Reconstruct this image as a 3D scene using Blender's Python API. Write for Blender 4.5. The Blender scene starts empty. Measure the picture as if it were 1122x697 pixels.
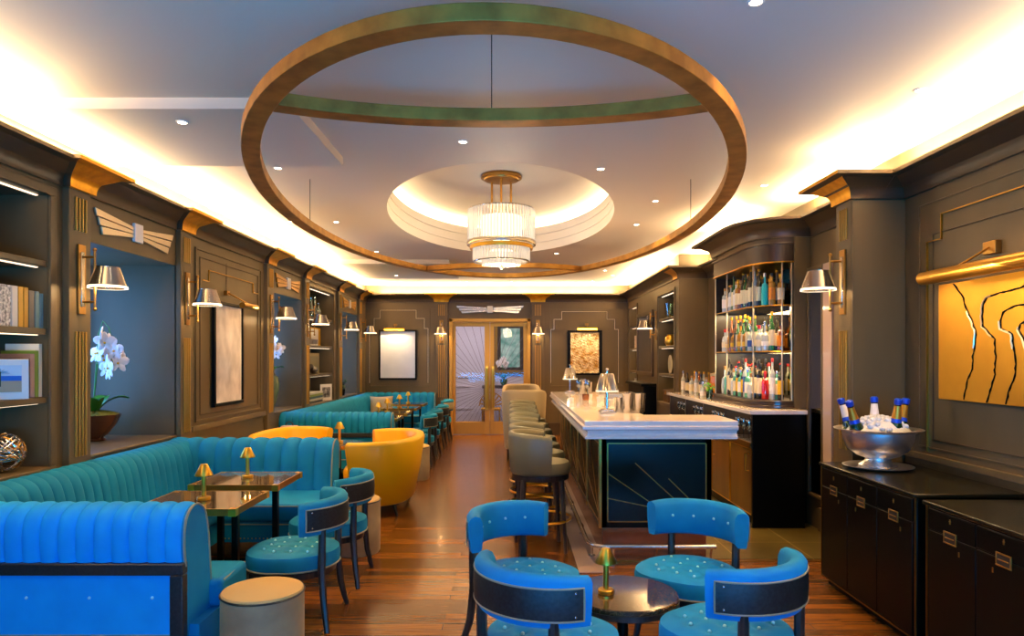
import bpy, bmesh, math, random
from mathutils import Vector, Matrix
random.seed(7)
C = bpy.context.scene.collection
PI = math.pi
R = math.radians

# ------------------------------------------------------------------ materials
def lin(c):
    return tuple(((v/255)/12.92 if v/255 <= 0.04045 else ((v/255+0.055)/1.055)**2.4) for v in c) + (1.0,)

def mat(name, rgb, rough=0.5, metal=0.0, spec=0.5, coat=0.0, sheen=0.0, emit=None, es=0.0, trans=0.0, noise=None, bump=None, ior=1.45):
    m = bpy.data.materials.new(name); m.use_nodes = True
    nt = m.node_tree; b = nt.nodes['Principled BSDF']
    b.inputs['Base Color'].default_value = lin(rgb)
    b.inputs['Roughness'].default_value = rough
    b.inputs['Metallic'].default_value = metal
    b.inputs['Specular IOR Level'].default_value = spec
    b.inputs['Coat Weight'].default_value = coat
    b.inputs['Coat Roughness'].default_value = 0.08
    b.inputs['Sheen Weight'].default_value = sheen
    b.inputs['Sheen Roughness'].default_value = 0.4
    b.inputs['Transmission Weight'].default_value = trans
    b.inputs['IOR'].default_value = ior
    if sheen: b.inputs['Sheen Tint'].default_value = lin(tuple(min(255, int(v*1.3+30)) for v in rgb))
    if emit:
        b.inputs['Emission Color'].default_value = lin(emit); b.inputs['Emission Strength'].default_value = es
    if noise:            # (scale, second colour, stretch xyz)
        sc, rgb2, st = noise
        tc = nt.nodes.new('ShaderNodeTexCoord'); mp = nt.nodes.new('ShaderNodeMapping')
        mp.inputs['Scale'].default_value = st
        nz = nt.nodes.new('ShaderNodeTexNoise'); nz.inputs['Scale'].default_value = sc; nz.inputs['Detail'].default_value = 5
        rp = nt.nodes.new('ShaderNodeValToRGB')
        rp.color_ramp.elements[0].position = .35; rp.color_ramp.elements[1].position = .68
        rp.color_ramp.elements[0].color = lin(rgb); rp.color_ramp.elements[1].color = lin(rgb2)
        L = nt.links.new
        L(tc.outputs['Object'], mp.inputs['Vector']); L(mp.outputs['Vector'], nz.inputs['Vector'])
        L(nz.outputs['Fac'], rp.inputs['Fac']); L(rp.outputs['Color'], b.inputs['Base Color'])
    if bump:             # (scale, strength)
        tc = nt.nodes.new('ShaderNodeTexCoord'); nz = nt.nodes.new('ShaderNodeTexNoise'); nz.inputs['Scale'].default_value = bump[0]
        nz.inputs['Detail'].default_value = 4
        bp = nt.nodes.new('ShaderNodeBump'); bp.inputs['Strength'].default_value = bump[1]; bp.inputs['Distance'].default_value = .01
        nt.links.new(tc.outputs['Object'], nz.inputs['Vector']); nt.links.new(nz.outputs['Fac'], bp.inputs['Height']); nt.links.new(bp.outputs['Normal'], b.inputs['Normal'])
    return m

def emis(name, rgb, s):
    m = bpy.data.materials.new(name); m.use_nodes = True
    nt = m.node_tree; nt.nodes.clear()
    e = nt.nodes.new('ShaderNodeEmission'); e.inputs[0].default_value = lin(rgb); e.inputs[1].default_value = s
    o = nt.nodes.new('ShaderNodeOutputMaterial'); nt.links.new(e.outputs[0], o.inputs[0])
    return m

def glassmat(name, tint, gloss=0.12, rough=0.02, refl=1.0):
    m = bpy.data.materials.new(name); m.use_nodes = True
    nt = m.node_tree; nt.nodes.clear()
    t = nt.nodes.new('ShaderNodeBsdfTransparent'); t.inputs[0].default_value = lin(tint)
    g = nt.nodes.new('ShaderNodeBsdfGlossy'); g.inputs['Roughness'].default_value = rough
    fr = nt.nodes.new('ShaderNodeFresnel'); fr.inputs[0].default_value = 1.5
    ad = nt.nodes.new('ShaderNodeMath'); ad.operation = 'MULTIPLY_ADD'; ad.inputs[1].default_value = refl; ad.inputs[2].default_value = gloss
    x = nt.nodes.new('ShaderNodeMixShader'); o = nt.nodes.new('ShaderNodeOutputMaterial')
    L = nt.links.new
    L(fr.outputs[0], ad.inputs[0]); L(ad.outputs[0], x.inputs[0]); L(t.outputs[0], x.inputs[1]); L(g.outputs[0], x.inputs[2]); L(x.outputs[0], o.inputs[0])
    return m

def wood_floor():
    m = bpy.data.materials.new('plank_floor'); m.use_nodes = True
    nt = m.node_tree; b = nt.nodes['Principled BSDF']; N = nt.nodes.new; L = nt.links.new
    tc = N('ShaderNodeTexCoord')
    br = N('ShaderNodeTexBrick')
    br.inputs['Scale'].default_value = 1.0
    br.inputs['Brick Width'].default_value = 1.1; br.inputs['Row Height'].default_value = .085
    br.inputs['Mortar Size'].default_value = .0022; br.inputs['Bias'].default_value = 0
    br.inputs['Color1'].default_value = lin((142, 90, 30)); br.inputs['Color2'].default_value = lin((84, 52, 18)); br.inputs['Mortar'].default_value = lin((38, 18, 8))
    br.offset = .37
    mp = N('ShaderNodeMapping'); mp.inputs['Scale'].default_value = (2.2, 34, 1)
    nz = N('ShaderNodeTexNoise'); nz.inputs['Scale'].default_value = 2.0; nz.inputs['Detail'].default_value = 6
    rp = N('ShaderNodeValToRGB'); rp.color_ramp.elements[0].position = .3; rp.color_ramp.elements[1].position = .75
    rp.color_ramp.elements[0].color = (.55, .5, .45, 1); rp.color_ramp.elements[1].color = (1.25, 1.2, 1.1, 1)
    mx = N('ShaderNodeMix'); mx.data_type = 'RGBA'; mx.blend_type = 'MULTIPLY'; mx.inputs[0].default_value = 1
    L(tc.outputs['Object'], br.inputs['Vector']); L(tc.outputs['Object'], mp.inputs['Vector']); L(mp.outputs['Vector'], nz.inputs['Vector'])
    L(nz.outputs['Fac'], rp.inputs['Fac']); L(br.outputs['Color'], mx.inputs[6]); L(rp.outputs['Color'], mx.inputs[7]); L(mx.outputs[2], b.inputs['Base Color'])
    bp = N('ShaderNodeBump'); bp.inputs['Strength'].default_value = .25; bp.inputs['Distance'].default_value = .003; bp.invert = True
    L(br.outputs['Fac'], bp.inputs['Height']); L(bp.outputs['Normal'], b.inputs['Normal'])
    b.inputs['Roughness'].default_value = .27; b.inputs['Specular IOR Level'].default_value = .35; b.inputs['Coat Weight'].default_value = .15; b.inputs['Coat Roughness'].default_value = .12
    return m

def tile_floor():
    m = bpy.data.materials.new('stone_tile_floor'); m.use_nodes = True
    nt = m.node_tree; b = nt.nodes['Principled BSDF']; N = nt.nodes.new; L = nt.links.new
    tc = N('ShaderNodeTexCoord'); br = N('ShaderNodeTexBrick'); br.inputs['Scale'].default_value = 1.0
    br.inputs['Brick Width'].default_value = .6; br.inputs['Row Height'].default_value = .6; br.offset = 0
    br.inputs['Mortar Size'].default_value = .004
    br.inputs['Color1'].default_value = lin((104, 90, 42)); br.inputs['Color2'].default_value = lin((88, 78, 40)); br.inputs['Mortar'].default_value = lin((170, 150, 90))
    nz = N('ShaderNodeTexNoise'); nz.inputs['Scale'].default_value = 7; nz.inputs['Detail'].default_value = 6
    rp = N('ShaderNodeValToRGB'); rp.color_ramp.elements[0].color = (.6, .6, .6, 1); rp.color_ramp.elements[1].color = (1.3, 1.3, 1.2, 1)
    mx = N('ShaderNodeMix'); mx.data_type = 'RGBA'; mx.blend_type = 'MULTIPLY'; mx.inputs[0].default_value = 1
    L(tc.outputs['Object'], br.inputs['Vector']); L(tc.outputs['Object'], nz.inputs['Vector']); L(nz.outputs['Fac'], rp.inputs['Fac'])
    L(br.outputs['Color'], mx.inputs[6]); L(rp.outputs['Color'], mx.inputs[7]); L(mx.outputs[2], b.inputs['Base Color'])
    b.inputs['Roughness'].default_value = .3
    return m

def marble(name, base, vein, scale=6, rough=.12):
    m = mat(name, base, rough, coat=.3)
    nt = m.node_tree; b = nt.nodes['Principled BSDF']; N = nt.nodes.new; L = nt.links.new
    tc = N('ShaderNodeTexCoord'); nz = N('ShaderNodeTexNoise'); nz.inputs['Scale'].default_value = scale; nz.inputs['Detail'].default_value = 9; nz.inputs['Distortion'].default_value = 2.2
    rp = N('ShaderNodeValToRGB'); e = rp.color_ramp.elements
    e[0].position = .47; e[0].color = lin(base); e[1].position = .53; e[1].color = lin(base)
    x = e.new(.5); x.color = lin(vein)
    L(tc.outputs['Object'], nz.inputs['Vector']); L(nz.outputs['Fac'], rp.inputs['Fac']); L(rp.outputs['Color'], b.inputs['Base Color'])
    return m

M = {}
M['paint'] = mat('olive_brown_paint', (88, 75, 49), .42, spec=.35, noise=(3, (96, 82, 55), (1, 1, .3)))
M['paint_dark'] = mat('dark_brown_paint', (66, 52, 32), .4, spec=.4)
M['groove'] = mat('panel_groove', (40, 32, 24), .5)
M['ceiling'] = mat('cream_ceiling', (216, 198, 172), .6, spec=.2)
M['dome'] = mat('white_plaster', (236, 226, 208), .6)
M['gold'] = mat('gold_leaf', (232, 172, 46), .42, metal=.9, noise=(14, (206, 146, 34), (1, 1, 1)))
M['gilt'] = mat('gilt_paint', (200, 150, 62), .42, metal=.55)
M['ring'] = mat('bronze_leaf', (178, 128, 54), .5, metal=.8, noise=(9, (140, 98, 40), (1, 1, 1)))
M['brass'] = mat('polished_brass', (230, 178, 66), .28, metal=1)
M['satinbrass'] = mat('satin_brass', (216, 164, 66), .3, metal=1)
M['antique'] = mat('aged_brass', (165, 122, 58), .36, metal=1)
M['champagne'] = mat('champagne_leaf', (232, 214, 178), .3, metal=.8)
M['chrome'] = mat('polished_nickel', (214, 206, 192), .2, metal=1)
M['silver'] = mat('silver_plate', (228, 226, 226), .34, metal=1)
M['steel'] = mat('brushed_steel', (196, 192, 190), .25, metal=1)
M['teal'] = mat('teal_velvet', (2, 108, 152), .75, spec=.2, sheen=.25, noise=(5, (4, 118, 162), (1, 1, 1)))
M['teal_daylit'] = mat('teal_velvet_daylit', (6, 138, 214), .72, spec=.2, sheen=.25, noise=(6, (6, 148, 224), (1, 1, 1)))  # bluer copy of the teal velvet, blue light partly put into its colour
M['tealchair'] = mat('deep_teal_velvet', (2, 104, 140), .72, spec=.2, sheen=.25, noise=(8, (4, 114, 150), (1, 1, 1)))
M['tealchair_daylit'] = mat('deep_teal_velvet_daylit', (2, 116, 178), .7, spec=.2, sheen=.25, noise=(8, (4, 126, 190), (1, 1, 1)))  # front chairs' teal velvet with blue light mixed into the colour
M['piping'] = mat('pale_piping', (142, 138, 112), .5)
M['stud'] = mat('pearl_button', (170, 225, 235), .2, spec=.8)
M['blackwood'] = mat('ebonised_wood', (20, 18, 16), .35, noise=(60, (44, 42, 40), (1, 1, .12)))
M['ink'] = mat('inky_cerused_wood', (7, 12, 14), .45, noise=(80, (22, 34, 38), (1, .3, 1)))
M['lacquer'] = mat('black_lacquer', (6, 8, 6), .3, spec=.12)
M['yellow'] = mat('mustard_leather', (226, 168, 8), .45, spec=.4, coat=.05)
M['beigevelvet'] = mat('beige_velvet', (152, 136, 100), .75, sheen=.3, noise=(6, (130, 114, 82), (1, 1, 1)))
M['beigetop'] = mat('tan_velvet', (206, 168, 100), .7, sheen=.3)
M['stone_leather'] = mat('grey_green_leather', (92, 91, 68), .42, spec=.45)
M['armchair'] = mat('oatmeal_velvet', (166, 152, 116), .75, sheen=.4)
M['counter'] = marble('white_marble', (240, 232, 222), (234, 226, 218), 2, .1)
M['darkmarble'] = marble('dark_emperador', (52, 37, 22), (118, 94, 60), 20, .09)
M['tablemirror'] = mat('smoked_mirror_top', (150, 132, 104), .05, metal=.75, spec=.6)
M['barpanel'] = mat('dark_teal_lacquer', (2, 15, 13), .25, spec=.3)
M['laquertop'] = mat('black_lacquer_top_olive_sheen', (26, 25, 14), .2, spec=.5)  # greenish reflection on the cabinet tops put into the base colour
M['copper'] = mat('copper_plinth', (150, 96, 62), .25, metal=.8)
M['palestone'] = mat('pale_polished_strip', (186, 164, 150), .12, coat=.4)
M['walnut'] = mat('gilded_walnut', (120, 84, 34), .3, noise=(5, (90, 62, 26), (1, 1, .15)), coat=.3)
M['darkwood'] = mat('dark_walnut', (36, 25, 17), .3, noise=(5, (52, 37, 26), (1, .2, 1)), coat=.3)
M['white'] = mat('white_card', (235, 230, 220), .6)
M['petal'] = mat('orchid_petal', (248, 240, 238), .5)
M['leaf'] = mat('orchid_leaf', (52, 120, 30), .35)
M['moss'] = mat('moss', (130, 120, 30), .9, noise=(30, (80, 96, 20), (1, 1, 1)))
M['mirror'] = mat('mirror_glass', (205, 210, 210), .03, metal=1)
M['smokemirror'] = mat('antique_mirror', (150, 140, 115), .06, metal=1)
M['pane'] = glassmat('clear_glass', (240, 245, 245), .0, .02, .2)
M['shelfglass'] = glassmat('shelf_glass', (205, 235, 225), .2)
M['clearglass'] = glassmat('drinking_glass', (226, 236, 240), .3, .12)
M['etch'] = mat('etched_line', (96, 90, 104), .5)
M['winglow'] = emis('daylit_pane', (110, 180, 255), .9)
M['downlens'] = emis('downlight_lens', (255, 232, 200), 30)
M['led'] = emis('warm_led', (255, 226, 178), 9)
M['ledshelf'] = emis('shelf_led', (255, 226, 190), 2.2)
M['lampglow'] = emis('lamp_glow', (255, 230, 196), 1.3)
M['shadeglow'] = emis('shade_glow', (255, 232, 196), 2.6)
M['crystal'] = mat('crystal_rod', (255, 250, 240), .05, trans=.65, emit=(255, 236, 208), es=.13)
M['bulbglow'] = emis('chandelier_lamp', (255, 232, 196), 2.6)
M['lobby'] = mat('lobby_plaster', (226, 220, 232), .7)
M['floor'] = wood_floor()
M['tile'] = tile_floor()

# ------------------------------------------------------------------ mesh building
class MB:
    def __init__(s): s.v, s.f, s.m, s.mats = [], [], [], []
    def mi(s, m):
        m = M[m] if isinstance(m, str) else m
        if m not in s.mats: s.mats.append(m)
        return s.mats.index(m)
    def add(s, vs, fs, m):
        b = len(s.v); i = s.mi(m)
        s.v += [tuple(p) for p in vs]
        for f in fs: s.f.append(tuple(b+k for k in f)); s.m.append(i)
        return s
    def box(s, x0, x1, y0, y1, z0, z1, m):
        vs = [(x, y, z) for z in (z0, z1) for y in (y0, y1) for x in (x0, x1)]
        return s.add(vs, [(0, 2, 3, 1), (4, 5, 7, 6), (0, 1, 5, 4), (2, 6, 7, 3), (0, 4, 6, 2), (1, 3, 7, 5)], m)
    def obox(s, c, ax, ay, az, m):       # centre and three half-axis vectors
        c, ax, ay, az = map(Vector, (c, ax, ay, az))
        vs = [c+i*ax+j*ay+k*az for k in (-1, 1) for j in (-1, 1) for i in (-1, 1)]
        return s.add(vs, [(0, 2, 3, 1), (4, 5, 7, 6), (0, 1, 5, 4), (2, 6, 7, 3), (0, 4, 6, 2), (1, 3, 7, 5)], m)
    def bar(s, a, b, w, h, m, up=(0, 0, 1)):
        a, b = Vector(a), Vector(b); d = (b-a); u = Vector(up)
        if abs(d.normalized().dot(u)) > .99: u = Vector((0, 1, 0))
        x = d.cross(u).normalized(); z = x.cross(d).normalized()
        return s.obox((a+b)/2, d/2, x*w/2, z*h/2, m)
    def rings(s, rs, m, closed=False, cap=True):
        n = len(rs[0]); vs = [p for r in rs for p in r]; fs = []
        k = len(rs)
        for i in range(k if closed else k-1):
            a, b = i*n, ((i+1) % k)*n
            for j in range(n): fs.append((a+j, a+(j+1) % n, b+(j+1) % n, b+j))
        if cap and not closed: fs += [tuple(range(n-1, -1, -1)), tuple(range((k-1)*n, k*n))]
        return s.add(vs, fs, m)
    def lathe(s, prof, m, c=(0, 0, 0), n=24, sx=1, sy=1, cap=True, mats=None):
        rs = [[(c[0]+max(r, 1e-4)*sx*math.cos(2*PI*j/n), c[1]+max(r, 1e-4)*sy*math.sin(2*PI*j/n), c[2]+z) for j in range(n)] for r, z in prof]
        if not mats: return s.rings(rs, m, cap=cap)
        for i in range(len(rs)-1): s.rings(rs[i:i+2], mats[i], cap=False)
        return s.add(rs[0], [tuple(range(n-1, -1, -1))], mats[0]).add(rs[-1], [tuple(range(n))], mats[-1])
    def tube(s, pts, r, m, n=8, closed=False):
        pts = [Vector(p) for p in pts]; rs = []; k = len(pts)
        rr = r if isinstance(r, (list, tuple)) else [r]*k
        up = Vector((0, 0, 1)); prev = None
        for i, p in enumerate(pts):
            if closed: d = (pts[(i+1) % k]-pts[i-1])
            else: d = pts[min(i+1, k-1)]-pts[max(i-1, 0)]
            d.normalize()
            if prev is None:
                x = d.cross(up if abs(d.z) < .9 else Vector((1, 0, 0))).normalized()
            else:
                x = (prev - d*prev.dot(d)).normalized()
            prev = x; y = d.cross(x)
            rs.append([p+rr[i]*(math.cos(2*PI*j/n)*x+math.sin(2*PI*j/n)*y) for j in range(n)])
        return s.rings(rs, m, closed=closed)
    def prism(s, poly, z0, z1, m):
        n = len(poly)
        return s.rings([[(x, y, z0) for x, y in poly], [(x, y, z1) for x, y in poly]], m)
    def ball(s, c, r, m, n=12, k=8, sz=1):
        return s.lathe([(r*math.sin(PI*i/k), -r*sz*math.cos(PI*i/k)) for i in range(k+1)], m, c, n)
    def ellip(s, c, a, m, n=10, k=7, rot=None):
        q = rot or Matrix.Identity(3); rs = []
        for i in range(k+1):
            t = max(1e-3, min(PI-1e-3, PI*i/k))
            rs.append([Vector(c)+q @ Vector((a[0]*math.sin(t)*math.cos(2*PI*j/n), a[1]*math.sin(t)*math.sin(2*PI*j/n), -a[2]*math.cos(t))) for j in range(n)])
        return s.rings(rs, m)
    def grid(s, fn, nu, nv, m, flip=False):
        vs = [fn(i/nu, j/nv) for i in range(nu+1) for j in range(nv+1)]
        fs = []
        for i in range(nu):
            for j in range(nv):
                q = (i*(nv+1)+j, (i+1)*(nv+1)+j, (i+1)*(nv+1)+j+1, i*(nv+1)+j+1)
                fs.append(q[::-1] if flip else q)
        return s.add(vs, fs, m)
    def sweep(s, prof, path, m, mats=None, closed=False):
        """prof: closed loop of (d, z), d measured to the left of the plan path; mitred at the corners"""
        P = [Vector(p) for p in path]; k = len(P); rs = []
        for i in range(k):
            if closed: a, b = (P[i]-P[i-1]).normalized(), (P[(i+1) % k]-P[i]).normalized()
            else:
                a = (P[i]-P[i-1]).normalized() if i else (P[1]-P[0]).normalized()
                b = (P[i+1]-P[i]).normalized() if i < k-1 else a
            na, nb = Vector((-a.y, a.x)), Vector((-b.y, b.x))
            q = (na+nb); q /= max(.2, q.dot(na))
            rs.append([(P[i].x+q.x*d, P[i].y+q.y*d, z) for d, z in prof])
        if mats:
            for i in range(k-1): s.rings(rs[i:i+2], mats[i], cap=(i in (0, k-2)))
            return s
        return s.rings(rs, m, closed=closed)
    def build(s, name, parent=None, loc=None, bevel=0, seg=2, smooth=True, ang=38, rotz=0):
        me = bpy.data.meshes.new(name); me.from_pydata(s.v, [], s.f)
        for m in s.mats: me.materials.append(m)
        for p, i in zip(me.polygons, s.m): p.material_index = i; p.use_smooth = smooth
        bm = bmesh.new(); bm.from_mesh(me); bmesh.ops.recalc_face_normals(bm, faces=bm.faces[:]) ; bm.to_mesh(me); bm.free()
        me.update()
        if smooth: me.set_sharp_from_angle(angle=R(ang))
        o = bpy.data.objects.new(name, me); C.objects.link(o)
        if loc: o.location = loc
        if rotz: o.rotation_euler.z = rotz
        if parent: o.parent = parent
        if bevel:
            b = o.modifiers.new('edge', 'BEVEL'); b.width = bevel; b.segments = seg; b.limit_method = 'ANGLE'; b.angle_limit = R(50)
        return o

def tag(o, label, cat, group=None):
    o['label'] = label; o['category'] = cat
    if group: o['group'] = group
    return o
def thing(name, label, cat, loc=(0, 0, 0), rotz=0, group=None):
    o = bpy.data.objects.new(name, None); C.objects.link(o); o.empty_display_size = .1
    o.location = loc; o.rotation_euler.z = rotz
    return tag(o, label, cat, group)
def struct(o): o['kind'] = 'structure'; return o
def copy_tree(o, label=None, loc=None, rotz=None, group=None):
    def rec(a, par):
        c = a.copy(); C.objects.link(c)
        if par: c.parent = par; c.matrix_parent_inverse = a.matrix_parent_inverse
        for ch in [x for x in bpy.data.objects if x.parent == a]: rec(ch, c)
        return c
    c = rec(o, None)
    if label: c['label'] = label
    if loc is not None: c.location = loc
    if rotz is not None: c.rotation_euler.z = rotz
    if group: c['group'] = group
    return c

def area(name, loc, rot, sx, sy, power, rgb, spread=PI):
    l = bpy.data.lights.new(name, 'AREA'); l.shape = 'RECTANGLE'; l.size = sx; l.size_y = sy; l.energy = power; l.color = lin(rgb)[:3]; l.spread = spread
    o = bpy.data.objects.new(name, l); o.location = loc; o.rotation_euler = rot; C.objects.link(o); return o
def spot(name, loc, power, rgb, ang=70, blend=.6, rot=(0, 0, 0), r=.03):
    l = bpy.data.lights.new(name, 'SPOT'); l.energy = power; l.color = lin(rgb)[:3]; l.spot_size = R(ang); l.spot_blend = blend; l.shadow_soft_size = r
    o = bpy.data.objects.new(name, l); o.location = loc; o.rotation_euler = rot; C.objects.link(o); return o
def point(name, loc, power, rgb, r=.03):
    l = bpy.data.lights.new(name, 'POINT'); l.energy = power; l.color = lin(rgb)[:3]; l.shadow_soft_size = r
    o = bpy.data.objects.new(name, l); o.location = loc; C.objects.link(o); return o
WARM = (255, 214, 160)

# ------------------------------------------------------------------ camera
cam_d = bpy.data.cameras.new('camera'); cam = bpy.data.objects.new('camera', cam_d); C.objects.link(cam)
cam.location = (0, 0, 1.6); cam.rotation_euler = (R(90), 0, 0)
F = 760.0
cam_d.sensor_width = 36; cam_d.lens = 36*F/1122
cam_d.shift_x = (561-560)/1122.0; cam_d.shift_y = (392-348.5)/1122.0
cam_d.clip_start = .05
bpy.context.scene.camera = cam

# ------------------------------------------------------------------ shell
XL, XR, XF, YB, YF, ZC = -3.02, 2.86, 2.43, 14.39, -1.7, 3.10
floor = MB().box(-4.2, 3.1, YF-.1, 17.7, -.1, 0, 'floor'); struct(floor.build('floor'))
t = MB().box(1.56, 2.86, 5.5, 10.05, 0, .004, 'tile'); struct(t.build('floor_tiling'))
t = MB().box(.75, 2.86, 5.44, 5.47, 0, .006, 'antique').box(.75, 2.86, 4.96, 4.985, 0, .006, 'antique'); struct(t.build('floor_inlay'))

# left wall with its niches and bookcase recesses
LSEG = [('wall', YF, 3.1), ('shelf', 3.1, 4.52), ('wall', 4.52, 4.93), ('niche', 4.93, 6.25), ('wall', 6.25, 8.75), ('niche', 8.75, 10.0),
        ('wall', 10.0, 10.3), ('shelf', 10.3, 11.75), ('wall', 11.75, 12.3), ('niche', 12.3, 13.58), ('wall', 13.58, YB)]
SILL, HEAD, SB, ST = .88, 2.43, .89, 2.66
w = MB()
for k, a, b in LSEG:
    if k == 'wall': w.box(-4.0, XL, a, b, 0, ZC, 'paint')
    elif k == 'niche':
        w.box(-4.0, XL, a, b, 0, SILL, 'paint').box(-4.0, XL, a, b, HEAD, ZC, 'paint')
    else:
        w.box(-4.0, XL, a, b, 0, SB, 'paint').box(-4.0, XL, a, b, ST, ZC, 'paint').box(-4.0, -3.4, a, b, SB, ST, 'paint')
struct(w.build('wall_left', smooth=False))
n = 0
for k, a, b in LSEG:
    if k != 'niche': continue
    n += 1
    fr = MB()
    X = -3.92
    fr.box(-3.98, X+.03, a, a+.07, SILL, HEAD, 'paint_dark').box(-3.98, X+.03, b-.07, b, SILL, HEAD, 'paint_dark')
    fr.box(-3.98, X+.03, a, b, SILL, SILL+.06, 'paint_dark').box(-3.98, X+.03, a, b, HEAD-.06, HEAD, 'paint_dark')
    fr.box(-3.97, X+.015, (a+b)/2-.02, (a+b)/2+.02, SILL, HEAD, 'paint_dark').box(-3.97, X+.015, a, b, 1.68, 1.71, 'paint_dark')
    f = struct(fr.build('window_%d' % n))
    MB().box(-3.985, -3.975, a+.05, b-.05, SILL+.04, HEAD-.04, 'winglow').build('pane', f)
    # jamb panels and sill nosing
    s_ = MB().box(-3.9, XL+.015, a, b, SILL, SILL+.025, 'paint'); struct(s_.build('window_sill', bevel=.008))
    area('niche_daylight', (-3.86, (a+b)/2, 1.72), (0, R(-90), 0), 1.3, b-a-.3, 42, (95, 150, 230))

# back wall: solid except the doorway; right wall with its set-backs
DX0, DX1, DZ = -1.28, .40, 2.41
w = MB().box(-4.0, DX0, YB, YB+.18, 0, ZC, 'paint').box(DX1, 3.0, YB, YB+.18, 0, ZC, 'paint').box(DX0, DX1, YB, YB+.18, DZ, ZC, 'paint')
struct(w.build('wall_back', smooth=False))
RS = [('wall', 10.05, 10.3), ('shelf', 10.3, 11.45), ('wall', 11.45, 13.35), ('shelf', 13.35, 14.2), ('wall', 14.2, YB)]
w = MB().box(XR, 3.05, YF, 10.05, 0, ZC, 'paint')
for k, a, b in RS:
    if k == 'wall': w.box(XF, 3.05, a, b, 0, ZC, 'paint')
    else: w.box(XF, 3.05, a, b, 0, SB, 'paint').box(XF, 3.05, a, b, ST-.06, ZC, 'paint').box(XF+.33, 3.05, a, b, SB, ST-.06, 'paint')
struct(w.build('wall_right', smooth=False))
w = MB().box(2.475, XR, 5.03, 5.28, 0, 2.86, 'paint'); pier = struct(w.build('wall_pier', bevel=.004))
# wall behind the camera, with an assumed broad window
w = MB().box(-4.0, -2.4, YF-.15, YF, 0, ZC, 'paint').box(2.4, 3.05, YF-.15, YF, 0, ZC, 'paint').box(-2.4, 2.4, YF-.15, YF, 0, .12, 'paint').box(-2.4, 2.4, YF-.15, YF, 2.6, ZC, 'paint')
struct(w.build('wall_front', smooth=False))
f = MB()
for x in (-2.4, -.83, .77, 2.34): f.box(x, x+.06, YF-.1, YF-.02, .12, 2.6, 'paint_dark')
for z in (.12, 2.54): f.box(-2.4, 2.4, YF-.1, YF-.02, z, z+.06, 'paint_dark')
f = struct(f.build('window_4')); MB().box(-2.38, 2.38, YF-.13, YF-.12, .14, 2.58, 'winglow').build('pane', f)  # window assumed from the blue light, its glowing pane out of view

# ceiling with its elliptical opening and domed recess
DC, DA, DB = (-.105, 7.62), 1.19, 2.30
corners = [(-4.1, YF-.2), (3.15, YF-.2), (3.15, YB+.2), (-4.1, YB+.2)]
angs = sorted([2*PI*i/96 for i in range(96)] + [math.atan2(y-DC[1], x-DC[0]) % (2*PI) for x, y in corners])
inn, out = [], []
for a in angs:
    c_, s_ = math.cos(a), math.sin(a)
    r = 1/math.sqrt((c_/DA)**2+(s_/DB)**2); inn.append((DC[0]+r*c_, DC[1]+r*s_))
    ts = []
    if abs(c_) > 1e-9: ts.append(((3.15 if c_ > 0 else -4.1)-DC[0])/c_)
    if abs(s_) > 1e-9: ts.append(((YB+.2 if s_ > 0 else YF-.2)-DC[1])/s_)
    r = min(ts); out.append((DC[0]+r*c_, DC[1]+r*s_))
w = MB(); k = len(angs)
w.rings([[(x, y, ZC) for x, y in out], [(x, y, ZC) for x, y in inn]], 'ceiling', cap=False)
w.rings([[(x, y, ZC+.012) for x, y in out], [(x, y, ZC+.012) for x, y in inn]], 'ceiling', cap=False)
w.box(-4.1, 3.15, YF-.2, YF-.19, ZC, ZC+.01, 'ceiling')
def ell(o, z): return [(DC[0]+(DA+o)*math.cos(2*PI*i/96), DC[1]+(DB+o)*math.sin(2*PI*i/96), z) for i in range(96)]
prof = [(0, ZC), (0, ZC+.10), (.012, ZC+.104), (.012, ZC+.112), (0, ZC+.116), (0, ZC+.21), (.012, ZC+.214), (.012, ZC+.222), (0, ZC+.226), (0, ZC+.32), (.03, ZC+.34), (.16, ZC+.34), (.2, ZC+.40), (.12, ZC+.46), (0, ZC+.47)]
w.rings([ell(o, z) for o, z in prof], 'dome', cap=False)
w.add(ell(0, ZC+.47), [tuple(range(96))], 'dome')
struct(w.build('ceiling', ang=25))
w = MB().rings([ell(.05, ZC+.345), ell(.14, ZC+.345), ell(.14, ZC+.385), ell(.05, ZC+.385)], 'led', closed=True)
tag(w.build('dome_light_strip'), 'warm light strip glowing round the rim of the elliptical ceiling recess', 'light strip')

# dropped ceiling panels beside the walls
for i, (x0, x1, y0, y1) in enumerate([(-3.0, -1.26, 4.0, 5.2), (-2.9, -.95, 10.6, 12.6)]):
    struct(MB().box(x0, x1, y0, y1, ZC-.065, ZC, 'ceiling').build('ceiling_panel_%d' % (i+1)))

# ------------------------------------------------------------------ cornice (concave cove) round the room
CP = [(0, 2.748), (.022, 2.748), (.022, 2.765)]
for i in range(9):
    a = PI/2*i/8
    CP.append((.022+.155*(1-math.cos(a)), 2.765+.12*math.sin(a)))
CP += [(.20, 2.885), (.20, 2.91), (.185, 2.91), (.17, 2.90), (0, 2.80)]
bay = [(2.86, 6.60), (2.72, 6.58), (2.56, 6.62), (2.44, 6.70), (2.36, 6.84), (2.34, 7.0), (2.34, 8.03), (2.86, 8.03)]
path_r = [(XR, YF), (XR, 5.03), (2.475, 5.03), (2.475, 5.28), (XR, 5.28)] + bay + [(XR, 10.05), (XF, 10.05), (XF, YB)]
struct(MB().sweep(CP, path_r, 'paint_dark').build('trim_1'))
struct(MB().sweep(CP, [(XF, YB), (XL, YB)], 'paint_dark').build('trim_2'))
struct(MB().sweep(CP, [(XL, YB), (XL, YF)], 'paint_dark').build('trim_3'))
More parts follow.
